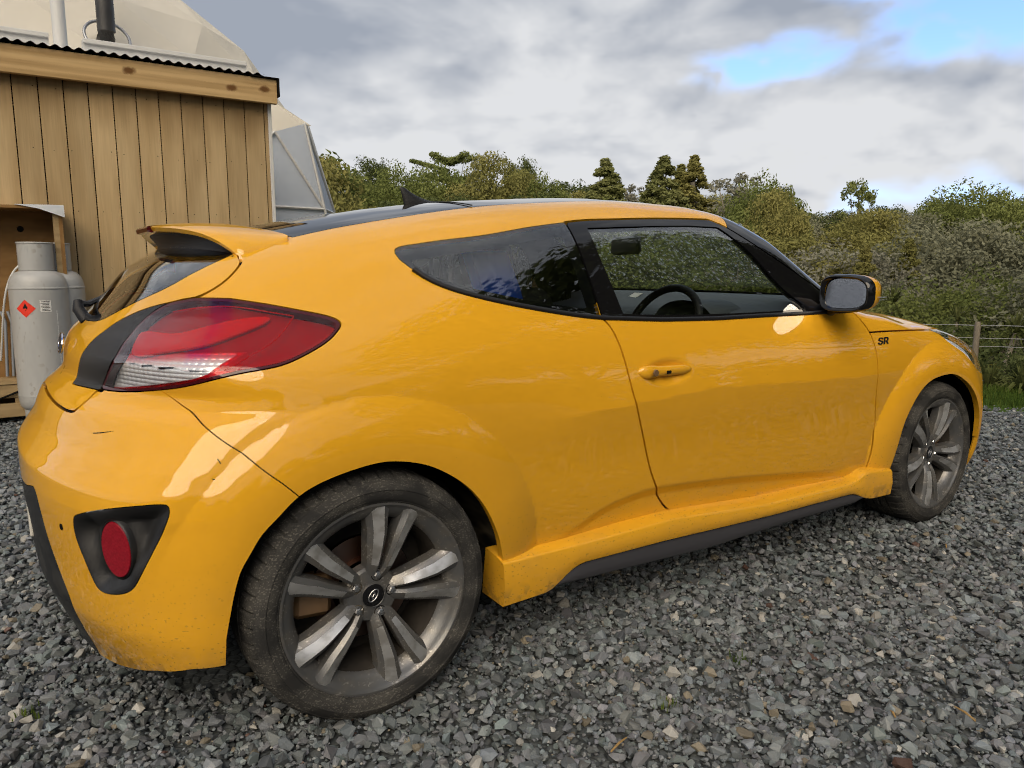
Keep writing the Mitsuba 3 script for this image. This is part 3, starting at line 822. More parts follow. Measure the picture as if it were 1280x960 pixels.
# door handles, badge, mirrors
def handle(sg):
    xs = np.linspace(0, 1, 25)
    g = np.linspace(0, 2 * np.pi, 15)[:-1]
    rings = []
    for t in xs:
        x = 0.858 + 0.232 * t
        hz = np.interp(t, [0, .03, .10, .2, .28, .34, .8, .95, 1], [.003, .013, .0195, .021, .019, .0165, .0155, .010, .002])
        out = np.interp(t, [0, .06, .15, .3, .5, .8, .95, 1], [.000, .010, .019, .024, .026, .022, .010, .001])
        zc = 0.8075 - 0.004 * t
        y0 = side(np.array([x]), np.array([zc]))[0] + out
        rings.append([(x, y0 - .010 + .010 * np.cos(a), zc + hz * np.sin(a)) for a in g])
    v, f = loft(rings)
    v = v * [1, sg, 1]
    return v, f[:, ::-1] if sg > 0 else f


for sg, S in ((-1, R), (1, L)):
    dk = S['door_key'] if 'door_key' in S else [k for k in scene if k.startswith(CAR + '__door')][-1 if sg > 0 else 0]
    dk = CAR + '__door' if sg < 0 else CAR + '__door_001'
    h = put('door_handle', handle(sg), 'paint_yellow', dk, smooth=50)
    c = np.array([0.905, sg * .908, .8065])
    put('key_hole', tube([c - [0, sg * .002, 0], c + [0, sg * .0025, 0]], [.0105, .0095], 16), 'caliper_brown', dk)
    c = np.array([0.957, sg * .9095, .8055])
    put('key_button', box(.948, .966, min(c[1], c[1] + sg * .0022), max(c[1], c[1] + sg * .0022), .8005, .8105), 'gloss_black', dk)
    # the weather strip along the foot of the side windows
    xs = np.linspace(.16, 1.99, 90)
    zs = np.where(xs < .765, np.interp(xs, P_QWIN[np.argmin(P_QWIN[:, 0]):][:, 0], P_QWIN[np.argmin(P_QWIN[:, 0]):][:, 1]), np.interp(xs, O['belt'][:, 0], O['belt'][:, 1]))
    xs, zs = xs[xs > .19], zs[xs > .19]
    pts = np.stack([xs, sg * (side(xs, zs) + .000), zs], -1)
    put('weather_strip', tube(pts, .0075, 8), 'dark_trim', CAR, smooth=60)
    # pillar seam: thin brown strip between the door and the rear side window
    # mirror
    g = np.linspace(0, 2 * np.pi, 33)[:-1]
    sq = lambda a, p: np.sign(a) * np.abs(a) ** p
    def ring(x, yc, zc, hy, hz, lean=0.0):
        return [(x, sg * (yc + hy * sq(np.cos(a), .62) - lean * np.sin(a) * .0), zc + hz * sq(np.sin(a), .62) * (1 - .10 * np.cos(a))) for a in g]
    shell = loft([ring(1.800, .930, 1.026, .094, .062), ring(1.806, .932, 1.027, .100, .067), ring(1.825, .935, 1.028, .103, .068)], cap=False)
    mk = put('wing_mirror', (shell[0], shell[1] if sg < 0 else shell[1][:, ::-1]), 'gloss_black', CAR, smooth=40, label='black framed wing mirror with yellow cap' if sg < 0 else None)
    cap = loft([ring(1.826, .935, 1.028, .103, .068), ring(1.85, .935, 1.030, .104, .066), ring(1.90, .925, 1.031, .092, .055), ring(1.935, .905, 1.030, .062, .034), ring(1.945, .895, 1.030, .03, .016)])
    put('mirror_cap', (cap[0], cap[1] if sg < 0 else cap[1][:, ::-1]), 'paint_yellow', mk, smooth=40)
    glass = loft([ring(1.8055, .930, 1.027, .084, .053)], cap=True) if False else None
    gp = np.array(ring(1.8075, .934, 1.028, .082, .053)); gp[:, 0] += .10 * (gp[:, 2] - 1.028) + .004; gv = np.vstack([gp, gp.mean(0)])
    gf = np.stack([np.arange(32), (np.arange(32) + 1) % 32, np.full(32, 32)], 1)
    put('mirror_glass', (gv, gf), 'mirror_face', mk)
    rim_ = loft([ring(1.800, .930, 1.026, .094, .062), ring(1.802, .931, 1.026, .086, .056), ring(1.808, .934, 1.028, .082, .053)], cap=False)
    put('mirror_surround', rim_, 'gloss_black', mk, smooth=40)
    put('mirror_foot', tube([(1.90, sg * .80, .965), (1.875, sg * .84, .975), (1.86, sg * .875, .985)], [.035, .03, .034], 12), 'gloss_black', mk, smooth=60)
    put('indicator', moved(box(-.03, .03, -.006, .006, -.006, .006, .003), (1.865, sg * 1.036, 1.012)), 'lens_clear', mk)
    # badge on the fender
    bm = meshkit.text_mesh('SR', 0.026, 0.003, bold=True)
    bv, bf = np.array(bm.vertices), np.array(bm.faces)
    bv[:, 0] = bv[:, 0] * 1.15 + 0.30 * bv[:, 1]
    bv[:, 0] -= bv[:, 0].mean(); bv[:, 1] -= bv[:, 1].mean()
    ny = normals(np.array([[2.185, -.868, .832]]))[0]
    ux = np.array([1.0, -ny[0] / ny[1], 0]) * 1.0; ux /= np.linalg.norm(ux); uz = np.cross(ux, ny) ; uz = uz if uz[2] > 0 else -uz
    W3 = bv[:, :1] * ux * 1.5 + bv[:, 1:2] * uz + bv[:, 2:] * ny
    base = np.array([2.187, -side(np.array([2.187]), np.array([.832]))[0], .832])
    v3 = base + W3
    if sg < 0:
        put('badge', (v3, bf), 'dark_trim', CAR, label='black slanted SR badge on the fender')

# roof aerial
g = np.linspace(0, 2 * np.pi, 17)[:-1]
rings = []
for h in np.linspace(0, 1, 9):
    x0 = 0.527 - .016 * h ** 1.2
    x1 = 0.695 - .165 * h ** 0.55
    zz = np.interp(np.array([x0, x1]), [.5, .7], [1.334, 1.362]) * (1 - h) + h * 1.404
    w = .017 * (1 - h) ** 0.8 + .0025
    cx, hx = (x0 + x1) / 2, (x1 - x0) / 2
    rings.append([(cx + hx * np.cos(a), w * np.sin(a), zz.mean() + (zz[1] - zz[0]) / 2 * np.cos(a)) for a in g])
put('roof_aerial', loft(rings), 'black_plastic', CAR, smooth=40)
zz = top(np.full(41, .565), np.linspace(-.46, .46, 41))
put('roof_seam', tube(np.stack([.565 - .03 * (np.linspace(-1, 1, 41)) ** 2, np.linspace(-.46, .46, 41), zz + .0008 - .0], -1), .0022, 6), 'dark_trim', roof)

# ------------------------------------------------------------------ wheels
def wheel(xw, sg, phase, steer=0.0):
    zc = 0.31
    y0 = 0.885 if xw < 1 else 0.882

    def world(v):
        """wheel frame (forward, up, outward) to the car's"""
        v = np.asarray(v, float)
        c, s = math.cos(steer), math.sin(steer)
        a, o = v[:, 0] * c - (v[:, 2] + .1) * s, v[:, 0] * s + (v[:, 2] + .1) * c - .1
        return np.stack([xw + a, sg * (y0 + o), zc + v[:, 1]], -1)

    def fix(m):
        v, f = m
        return world(v), (f if sg > 0 else f[:, ::-1])[:, ::-1]
    n = 300
    prof = [(.232, -.012), (.238, -.0035), (.243, -.002), (.247, .003), (.2505, .0035), (.252, .006), (.258, .0095), (.268, .0115), (.277, .0115), (.2785, .013), (.2805, .013), (.282, .011), (.292, .0075), (.301, -.001), (.3035, -.0015), (.3075, -.008), (.3115, -.016), (.3150, -.027), (.3170, -.042),
            (.3182, -.062), (.3182, -.066), (.312, -.067), (.312, -.073), (.3185, -.074), (.3187, -.100), (.312, -.101), (.312, -.108), (.3187, -.109), (.3185, -.132), (.312, -.133), (.312, -.140), (.318, -.141), (.3168, -.165), (.312, -.19), (.30, -.205), (.28, -.212), (.245, -.205), (.23, -.20)]
    p = np.array(prof)
    v, f = revolve(p, n)
    k = np.arange(len(v)) // len(p); j = np.arange(len(v)) % len(p)
    groove = (k % 6 < 1)
    sh = (p[j, 0] > .3065) & (p[j, 1] > -.062) | (p[j, 0] > .3065) & (p[j, 1] < -.141)
    r = np.hypot(v[:, 0], v[:, 1])
    sink = np.where(groove & sh, .0055, 0) + np.where((k // 6 % 2 == 0) & (p[j, 0] > .300) & (p[j, 0] < .3045) & (p[j, 1] > -.05), .0012, 0)
    v[:, :2] *= (1 - sink / np.maximum(r, .1))[:, None]
    wk = put('wheel', fix((v, f)), 'rubber', CAR, smooth=28, label='dusty dark alloy wheel with low profile tyre' )
    wk_parent = wk
    # rim: lip and barrel
    prof = [(.2335, -.004), (.238, .0015), (.2435, .0015), (.2455, -.001), (.2455, -.006), (.240, -.010)][::-1]
    rimp = [(.246, -.010), (.2465, -.001), (.2445, .002), (.2395, .002), (.2345, -.002), (.2325, -.005), (.226, -.008), (.214, -.016), (.204, -.028), (.199, -.038)]
    rv, rf = revolve(rimp, 96)
    put('rim', fix((rv, rf)), 'rim_dark', wk, smooth=35)
    rv, rf = revolve([(.199, -.0385), (.193, -.06), (.190, -.09), (.190, -.13), (.200, -.17), (.03, -.175)], 72)
    put('rim_back', fix((rv, rf)), 'dark_barrel', wk, smooth=35)
    # ten spokes in five pairs
    rs = np.array([.030, .045, .060, .080, .105, .135, .165, .195, .218, .237])
    off = np.interp(rs, [.03, .06, .10, .165, .235], [.0085, .016, .0215, .0315, .050])
    inn = np.interp(rs, [.03, .06, .10, .135, .165, .195, .218, .237], [.010, .0130, .0150, .0180, .0210, .0235, .026, .031])
    outw = np.interp(rs, [.03, .06, .10, .135, .165, .195, .218, .235], [.012, .0150, .0195, .0235, .0265, .0300, .036, .044])
    ridge = np.interp(rs, [.03, .05, .08, .12, .17, .21, .235], [-.034, -.030, -.014, -.003, .001, .0005, -.003])
    fall_o = np.interp(rs, [.03, .06, .12, .2, .235], [.006, .012, .022, .026, .012])
    fall_i = np.interp(rs, [.03, .06, .12, .2, .235], [.004, .007, .009, .009, .005])
    base = np.interp(rs, [.03, .08, .2, .235], [-.07, -.062, -.050, -.035])
    for a in range(5):
        th = math.radians(phase + 72 * a)
        e = np.array([math.cos(th), math.sin(th)]); q = np.array([-e[1], e[0]])
        for s in (-1, 1):
            rings, faces = [], []
            for i, r in enumerate(rs):
                ctr = e * r + q * s * off[i]
                i_e, o_e = -s * inn[i], s * outw[i]
                rid = ctr + q * (-s * inn[i] * 0.45)
                pts2 = [(ctr + q * i_e, base[i]), (ctr + q * i_e, ridge[i] - fall_i[i]), (rid, ridge[i]), (ctr + q * o_e * .55, ridge[i] - fall_o[i] * .45), (ctr + q * o_e, ridge[i] - fall_o[i]), (ctr + q * o_e * 1.1, base[i])]
                rings.append([(p_[0], p_[1], h) for p_, h in pts2])
            R_ = np.array(rings)
            v, f = loft(R_)
            if s < 0:
                f = f[:, ::-1]
            put('spoke', fix((v, f)), 'rim_dark', wk, smooth=24)
            # machined facet along the ridge
            mid = R_[3:10]
            strip = []
            for ringp in mid:
                A, B_ = ringp[2], ringp[3]
                up = np.array([0, 0, .0007])
                strip.append([A + up, B_ + up * .5])
            v, f = loft(np.array(strip), closed=False, cap=False)
            put('spoke_face', fix((v, f if s > 0 else f[:, ::-1])), 'rim_machined', wk, smooth=60)
    # hub, nuts, cap, brake
    hv, hf = revolve([(.0, -.033), (.028, -.033), (.046, -.033), (.066, -.036), (.072, -.044), (.074, -.07)], 60)
    put('hub', fix((hv, hf)), 'rim_dark', wk, smooth=30)
    cv, cf = revolve([(.0, -.0265), (.026, -.0268), (.029, -.0285), (.0302, -.034)], 40)
    put('hub_cap', fix((cv, cf)), 'gloss_black', wk, smooth=30)
    cv, cf = revolve([(.0302, -.034), (.0306, -.0285), (.0298, -.0272), (.0290, -.0282)], 40)
    put('hub_cap', fix((cv, cf)), 'rim_dark', wk, smooth=60)
    ev, ef = slanted_h(.034, .020, .0034, .002)
    c_, s_ = math.cos(math.radians(52)), math.sin(math.radians(52))
    ev = np.stack([ev[:, 0] * c_ - ev[:, 1] * s_, ev[:, 0] * s_ + ev[:, 1] * c_, ev[:, 2] * .5 - .0262], -1)
    put('emblem', fix((ev, ef)), 'bright_metal', wk, smooth=40)
    for a in range(5):
        th = math.radians(phase + 72 * a)
        c = np.array([.0525 * math.cos(th), .0525 * math.sin(th), 0])
        v, f = revolve([(.0165, -.0325), (.0150, -.0318), (.0140, -.0325), (.0135, -.040), (.0, -.041)], 24)
        put('nut_recess', fix((v + c, f)), 'liner', wk, smooth=30)
        v, f = revolve([(.0105, -.041), (.0100, -.028), (.0075, -.0245), (.0, -.0232)], 6)
        put('wheel_nut', fix((v + c, f)), 'bright_metal', wk, smooth=25)
    bv, bf = revolve([(.075, -.085), (.080, -.100), (.135, -.100), (.135, -.112), (.06, -.112)], 60)
    put('brake_disc', fix((bv, bf)), 'rust_metal', wk, smooth=30)
    bv, bf = box(-.05, .05, -.052, .052, -.05, .012, .014)
    th = math.radians(176 if xw < 1 else 20)
    c_, s_ = math.cos(th), math.sin(th)
    ang = np.stack([bv[:, 0] * c_ - bv[:, 1] * s_ + .137 * c_, bv[:, 0] * s_ + bv[:, 1] * c_ + .137 * s_, bv[:, 2] - .085], -1)
    put('brake_caliper', fix((ang, bf)), 'caliper_brown', wk)


for sg in (-1, 1):
    wheel(0.0, sg, 3.0)
    wheel(2.65, sg, 58.0, 0.02 * sg)
    for xw in (0.0, 2.65):
        g = np.radians(np.linspace(-12, 186, 60))
        rad = 0.405
        rings = [[(xw + rad * np.cos(a), sg * y, .285 + rad * np.sin(a)) for a in g] for y in (.838, .80, .70, .54)]
        v, f = loft(rings, closed=False, cap=False)
        back = np.array(rings[-1]); bc = np.array([[xw, sg * .54, .285]])
        k = len(v); v = np.vstack([v, back, bc])
        f = np.vstack([f, np.stack([k + np.arange(59), k + np.arange(1, 60), np.full(59, k + 60)], 1)])
        put('wheel_arch_liner', (v, f), 'liner', CAR, smooth=30)
put('underbody', join(box(-.45, -.40, -.62, .62, .22, .5), box(.42, 2.22, -.80, .80, .20, .27), box(-.42, 3.2, -.52, .52, .20, .30)), 'interior_trim', CAR)
put('exhaust', tube([(-.68, .06, .255), (-.40, .06, .26)], .04, 20), 'chrome', CAR, smooth=40)

# ------------------------------------------------------------------ cabin
dash_x = [1.62, 1.70, 1.80, 1.95, 2.15, 2.30]
ys = np.linspace(-.70, .70, 29)
rings = []
for y in ys:
    cowl = 0.020 * np.exp(-((y + .37) / .19) ** 2)
    mid_ = 0.012 * np.exp(-(y / .16) ** 2)
    rings.append([(1.66, y, .55), (1.64, y, .74), (1.60 - .03 * (abs(y + .37) < .2), y, .86), (1.63, y, .905 + cowl), (1.70, y, .932 + cowl + mid_), (1.85, y, .955 + .5 * cowl), (2.0 - .3 * y * y, y, .985), (2.16 - .36 * y * y, y, 1.010), (2.30 - .40 * y * y, y, .94)])
put('dashboard', loft(rings, closed=False, cap=False), 'dash_grey', CAR, smooth=40)
# steering wheel: centre in front of the right-hand seat
c = np.array([1.46, -.37, .875]); ax = np.array([-.90, 0, .436]); u = np.array([0, 1.0, 0]); w = np.cross(ax, u)
g = np.linspace(0, 2 * np.pi, 49)
rimc = [c + .182 * (np.cos(a) * u + np.sin(a) * w) for a in g]
sw = put('steering_wheel', tube(rimc, .0155, 12, False), 'dark_trim', CAR, smooth=60)
put('spoke', join(tube([c + u * -.175, c + ax * -.02, c + u * .175], .018, 8), tube([c, c - w * -.17 * np.sign(w[2]) * -1], .016, 8), tube([c - ax * .02, c - ax * .16], [.06, .05], 16)), 'dark_trim', sw, smooth=60)
put('instrument_hood', loft([[(1.58 + .10 * k, -.37 + .17 * np.cos(a), .885 + .105 * np.sin(a)) for a in np.linspace(0, np.pi, 15)] for k in (0, .5, 1, 2)], closed=False, cap=False), 'dash_grey', CAR, smooth=50)


def seat(y):
    def rb(cx, cy, cz, hx, hy, hz, r):
        q = []
        for sx in (-1, 1):
            for sy in (-1, 1):
                for sz in (-1, 1):
                    q.append(trimesh.creation.icosphere(1, r).vertices + np.array([cx + sx * (hx - r), cy + sy * (hy - r), cz + sz * (hz - r)]))
        return hull(np.vstack(q))
    k = put('seat', rb(1.08, y, .46, .25, .25, .09, .06), 'seat_cloth', CAR, smooth=50)
    v, f = rb(0, 0, 0, .07, .24, .31, .06)
    put('backrest', moved((v, f), (.78, y, .76), rot([0, 1, 0], -18)), 'seat_cloth', k, smooth=50)
    v, f = rb(0, 0, 0, .045, .13, .085, .04)
    put('headrest', moved((v, f), (.645, y, 1.12), rot([0, 1, 0], -14)), 'seat_cloth', k, smooth=50)


seat(-.37); seat(.37)
put('rear_bench', join(box(.15, .62, -.62, .62, .30, .48, .05), moved(box(-.06, .06, -.60, .60, -.28, .28, .04), (.08, 0, .72), rot([0, 1, 0], -20))), 'seat_cloth', CAR, smooth=40)
put('cabin_floor', box(.2, 2.1, -.74, .74, .27, .30), 'interior_trim', CAR)
put('rear_view_mirror', join(moved(box(-.012, .012, -.135, .135, -.040, .040, .012), (1.60, .0, 1.215), rot([0, 0, 1], -16)), tube([(1.61, 0, 1.22), (1.66, 0, 1.265)], .008, 8)), 'dash_grey', CAR, smooth=40)
put('paper', moved(box(-.04, .04, -.03, .03, -.001, .001), (1.93, .30, .975), rot([0, 1, 0], -25)), 'plate_white', CAR, label='small white label inside the windscreen')
# a blue jacket hanging in the back
rng = np.random.default_rng(5)
zz = np.linspace(.86, 1.17, 14); gg = np.linspace(0, 2 * np.pi, 25)[:-1]
rings = [[(.565 - .25 * (z - 1.0) + (.075 + .02 * (1.14 - z)) * np.cos(a) * (1 + .16 * np.sin(5 * a)), -.585 + .25 * max(z - 1.05, 0) + (.020 + .006 * np.sin(3 * a + z * 6)) * np.sin(a), z) for a in gg] for z in zz]
bsdf('cloth_blue', {'type': 'diffuse', 'reflectance': rgb(0.03, 0.16, 0.85)})
put('jacket', loft(rings), 'cloth_blue', CAR, smooth=50, label='blue cloth behind the rear side window')

# rain drops on the windscreen
rng = np.random.default_rng(11)
n = 2500
dx, dy = rng.uniform(1.45, 2.2, n), rng.uniform(-.66, .66, n)
dxs = dx - .40 * dy * dy
ok = (poly_dist(np.stack([dxs, -np.abs(dy)], 1), P_SCREEN) < -.03)
dxs, dy = dxs[ok], dy[ok]
pz = top(dxs, dy)
P0 = np.stack([dxs, dy, pz], -1)
nx = -(top(dxs + .002, dy) - top(dxs - .002, dy)) / .004; ny_ = -(top(dxs, dy + .002) - top(dxs, dy - .002)) / .004
NN = np.stack([nx, ny_, np.ones(len(nx))], -1); NN /= np.linalg.norm(NN, axis=1, keepdims=True)
rad = rng.uniform(.0016, .0042, len(P0)) * (1 + (rng.random(len(P0)) < .12) * .6)
ico = trimesh.creation.icosphere(1, 1.0)
iv, jf = np.array(ico.vertices), np.array(ico.faces)
t1 = np.cross(NN, [0, 1.0, 0]); t1 /= np.linalg.norm(t1, axis=1, keepdims=True); t2 = np.cross(NN, t1)
stretch = rng.uniform(1, 2.6, len(P0))
V = P0[:, None] + NN[:, None] * .0016 + rad[:, None, None] * (iv[None, :, :1] * t1[:, None] * stretch[:, None, None] + iv[None, :, 1:2] * t2[:, None] + iv[None, :, 2:] * NN[:, None] * .42)
Fd = (jf[None] + (np.arange(len(P0)) * len(iv))[:, None, None]).reshape(-1, 3)
bsdf('water_drop', {'type': 'dielectric', 'int_ior': 1.33}, False)
put('rain_drops', (V.reshape(-1, 3), Fd), 'water_drop', CAR + '__windscreen', smooth=True, kind='stuff')

# mouldings inside the tail lights, scuffs on the bumper
bsdf('lens_line', {'type': 'roughplastic', 'diffuse_reflectance': rgb(.85, .16, .16), 'alpha': .2})
bsdf('lens_seam', {'type': 'diffuse', 'reflectance': rgb(.01, .002, .002)})
bsdf('scuff_dark', {'type': 'diffuse', 'reflectance': rgb(.05, .04, .025)})


def on_body(sz, off=0.0, n=6):
    """points of the body under a line drawn in the rear-corner chart (s, z)"""
    q = curve(sz, n)
    lo, hi = np.full(len(q), -.75), np.full(len(q), .75)
    for _ in range(40):
        m = (lo + hi) / 2
        x, y = m, m - q[:, 0] / .70711
        ins = F(x, y, q[:, 1]) > 0
        hi = np.where(ins, m, hi); lo = np.where(ins, lo, m)
    x = (lo + hi) / 2
    P = np.stack([x, x - q[:, 0] / .70711, q[:, 1]], -1)
    return P + normals(P) * off


for sg in (-1, 1):
    tk = CAR + ('__tail_light' if sg < 0 else '__tail_light_001')
    for line, r_, mat, nm in ((LINES['lens_edge'], .0016, 'lens_line', 'lens_edge'), (LINES['lens_top'], .0016, 'lens_line', 'lens_edge')):
        P = on_body(line, -.004)
        put(nm, tube(P * [1, -sg, 1], r_, 6), mat, tk, smooth=True)
for nm in ('scratch', 'chip_a', 'chip_b'):
    P = on_body(LINES[nm], .0002)
    put('scuff', tube(P, np.interp(np.linspace(0, 1, len(P)), [0, .4, 1], [.0012, .0016, .0004]) if nm == 'scratch' else .0012, 5), 'scuff_dark', CAR + '__rear_bumper', label='short dark scratch' if nm == 'scratch' else None)

# ------------------------------------------------------------------ ground, gravel, grass
def edge_dist(x, y):
    """metres beyond the corner of the yard, across the line where gravel ends"""
    return 0.79 * x + 0.613 * y


def ground_z(x, y):
    e = edge_dist(x, y)
    z = np.interp(e, [-100, 5.75, 6.6, 9.6, 14, 26, 45, 75, 130, 220], [0, 0, -.10, -.85, -2.2, -2.6, -.6, 1.8, 3.5, 6.0])
    return z + sst(8, 25, e) * 1.2 * (meshkit.fbm(np.stack([x * .05, y * .05, x * 0 + 2.0], -1), 3, 4) - .5)


def gravel_fn(p, n, uv):
    a, b, c = tvor(p.x * 34, p.y * 34)
    a2, b2, c2 = tvor(p.x * 75 + 3.3, p.y * 75)
    edge = tss(0.02, 0.22, b - a)
    tone = tmix((0.080, 0.090, 0.094), (0.185, 0.205, 0.212), c)
    tone = tmix(tone, tmix((0.07, 0.078, 0.08), (0.20, 0.215, 0.22), c2), 0.35)
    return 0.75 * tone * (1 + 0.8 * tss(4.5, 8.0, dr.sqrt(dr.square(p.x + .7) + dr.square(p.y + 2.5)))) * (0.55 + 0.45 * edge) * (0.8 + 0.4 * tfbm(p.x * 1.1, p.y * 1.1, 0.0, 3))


def gravel_h(p, n, uv):
    a, b, c = tvor(p.x * 34, p.y * 34)
    return 0.009 * tss(0.0, 0.3, b - a) * (0.4 + 0.6 * c)


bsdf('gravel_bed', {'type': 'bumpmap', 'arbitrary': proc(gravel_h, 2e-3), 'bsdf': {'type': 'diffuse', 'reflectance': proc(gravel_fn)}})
bsdf('soil', {'type': 'diffuse', 'reflectance': proc(lambda p, n, uv: tmix((0.022, 0.024, 0.014), (0.05, 0.045, 0.026), tfbm(p.x * 1.2, p.y * 1.2, 0.0, 4)))})
bsdf('turf', {'type': 'diffuse', 'reflectance': proc(lambda p, n, uv: tmix((0.035, 0.060, 0.014), (0.075, 0.125, 0.028), tfbm(p.x * 5, p.y * 5, 0.0, 4)))})

# one sheet to the horizon
gx = np.concatenate([np.linspace(-300, -30, 14)[:-1], np.linspace(-30, 60, 91), np.linspace(60, 320, 27)[1:]])
gy = gx.copy()
X, Y = np.meshgrid(gx, gy, indexing='ij')
Z = ground_z(X, Y) - 0.03
put('ground', (np.stack([X, Y, Z], -1).reshape(-1, 3), grid_faces(len(gx), len(gy))), 'soil', smooth=True, kind='structure')
# the gravel yard: everything this side of the grass line
ys = np.linspace(-16, 16, 65)
es = np.concatenate([np.linspace(-18, 3.5, 12), np.linspace(3.7, 4.95, 6)])
wob = 0.09 * np.sin(ys * 2.1) + 0.05 * np.sin(ys * 5.3 + 1)
tx_, nx_ = np.array([-.613, .79]), np.array([.79, .613])
V = np.array([[*(nx_ * (e + (wob[j] if i > 12 else 0)) + tx_ * t), -0.011] for i, e in enumerate(es) for j, t in enumerate(ys)])
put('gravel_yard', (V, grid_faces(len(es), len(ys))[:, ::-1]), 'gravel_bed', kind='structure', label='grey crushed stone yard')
es = np.linspace(4.7, 6.5, 10)
V = np.array([[*(nx_ * e + tx_ * t), 0] for e in es for t in ys]); V[:, 2] = ground_z(V[:, 0], V[:, 1]) + np.where(edge_dist(V[:, 0], V[:, 1]) > 4.8, .006, -.01)
put('grass_bank', (V, grid_faces(len(es), len(ys))[:, ::-1]), 'turf', kind='structure', smooth=True)

rng = np.random.default_rng(3)
# crushed stones
shapes = []
for k in range(40):
    p = rng.normal(size=(13, 3)); p /= np.linalg.norm(p, axis=1, keepdims=True)
    p *= rng.uniform(.82, 1.0, (13, 1)) * np.array([1, rng.uniform(.62, .95), rng.uniform(.42, .75)])
    v, f = hull(p)
    v = v - v.mean(0)
    shapes.append((v, f))


def under_wheel(x, y):
    return False


def stones(n_per, r0, r1, s0, s1, seed, zlift, AZ=(4, 112)):
    rng = np.random.default_rng(seed)
    az0, az1 = math.radians(AZ[0]), math.radians(AZ[1])
    area = (az1 - az0) / 2 * (r1 * r1 - r0 * r0)
    n = int(n_per * area)
    r = np.sqrt(rng.uniform(r0 * r0, r1 * r1, n)); a = rng.uniform(az0, az1, n)
    x, y = SPOT[0] + r * np.cos(a), SPOT[1] + r * np.sin(a)
    wobble = .09 * np.sin((-.613 * x + .79 * y) * 2.1) + .05 * np.sin((-.613 * x + .79 * y) * 5.3 + 1)
    ok = (edge_dist(x, y) < 4.86 + wobble + rng.normal(0, .04, n)) & ~((y > 4.25) & (x < 1.4))
    ok &= ~((x > .3) & (x < 2.3) & (np.abs(y) < .5)) & ~((x > -.4) & (x < .4) & (np.abs(y) < .5))
    worn = meshkit.fbm(np.stack([x * 1.6, y * 1.6, x * 0 + 5], -1), 3, 9)          # patches where fines show between fewer, smaller stones
    ok &= rng.random(n) < np.interp(worn, [.34, .48], [.85, 1.0])
    x, y, r = x[ok], y[ok], r[ok]
    n = len(x)
    s = s0 * (s1 / s0) ** (rng.random(n) ** 1.7) / 2
    lift = zlift * s * rng.uniform(-1, 1, n) - .1 * s
    c = rng.random(n)
    tone = .07 + .20 * rng.beta(1.5, 2.6, n)
    col = np.stack([tone * rng.uniform(.82, .95, n), tone * rng.uniform(.95, 1.02, n), tone * rng.uniform(.98, 1.09, n)], -1)
    pale = c < .035
    col[pale] = rng.uniform(.22, .40, (pale.sum(), 1)) * np.array([1, .98, .90])
    tan = (c > .055) & (c < .075)
    col[tan] = rng.uniform(.12, .24, (tan.sum(), 1)) * np.array([1, .88, .66])
    brown = (c > .085) & (c < .090)
    col[brown] = rng.uniform(.05, .10, (brown.sum(), 1)) * np.array([1.2, .72, .58])
    which = rng.integers(0, len(shapes), n)
    ang = rng.uniform(0, 2 * np.pi, n); tilt = rng.normal(0, .40, n); tdir = rng.uniform(0, 2 * np.pi, n)
    out_v, out_f, out_c, base = [], [], [], 0
    for k, (v, f) in enumerate(shapes):
        i = np.nonzero(which == k)[0]
        if not len(i):
            continue
        ca, sa = np.cos(ang[i]), np.sin(ang[i])
        q = v[None] * s[i][:, None, None]
        qx = q[..., 0] * ca[:, None] - q[..., 1] * sa[:, None]; qy = q[..., 0] * sa[:, None] + q[..., 1] * ca[:, None]; qz = q[..., 2]
        cd, sd = np.cos(tdir[i])[:, None], np.sin(tdir[i])[:, None]
        u = qx * cd + qy * sd; w = -qx * sd + qy * cd
        ct, st = np.cos(tilt[i])[:, None], np.sin(tilt[i])[:, None]
        u2, z2 = u * ct - qz * st, u * st + qz * ct
        qx, qy = u2 * cd - w * sd, u2 * sd + w * cd
        P = np.stack([qx + x[i][:, None], qy + y[i][:, None], z2 + (lift[i] + s[i] * .28)[:, None]], -1)
        out_v.append(P.reshape(-1, 3)); out_f.append((f[None] + (base + np.arange(len(i)) * len(v))[:, None, None]).reshape(-1, 3)); base += len(i) * len(v)
        out_c.append(np.repeat(col[i], len(v), 0))
    return np.vstack(out_v), np.vstack(out_f), np.vstack(out_c)


parts_ = [stones(2100, .9, 3.0, .022, .058, 1, .45), stones(5200, .9, 2.9, .009, .024, 2, .50), stones(1900, 3.0, 5.2, .022, .052, 4, .40), stones(1500, 2.9, 5.2, .010, .024, 5, .5), stones(1050, 5.2, 9.0, .024, .052, 6, .4), stones(800, 2.0, 7.0, .02, .05, 7, .4, (-35, 4)), stones(800, 2.0, 7.0, .02, .05, 8, .4, (112, 150))]
V, Fc, Cc, b = [], [], [], 0
for v, f, c in parts_:
    V.append(v); Fc.append(f + b); Cc.append(c); b += len(v)
V, Fc, Cc = np.vstack(V), np.vstack(Fc), np.vstack(Cc)
# flat facets with a colour per stone
bsdf('stone', {'type': 'principled', 'base_color': {'type': 'mesh_attribute', 'name': 'vertex_color'}, 'roughness': 0.5, 'specular': 0.4})
put('gravel', (V, Fc), 'stone', color=Cc, kind='stuff', label='loose grey crushed stones with a few pale and brown ones')
print('stones', len(Fc))

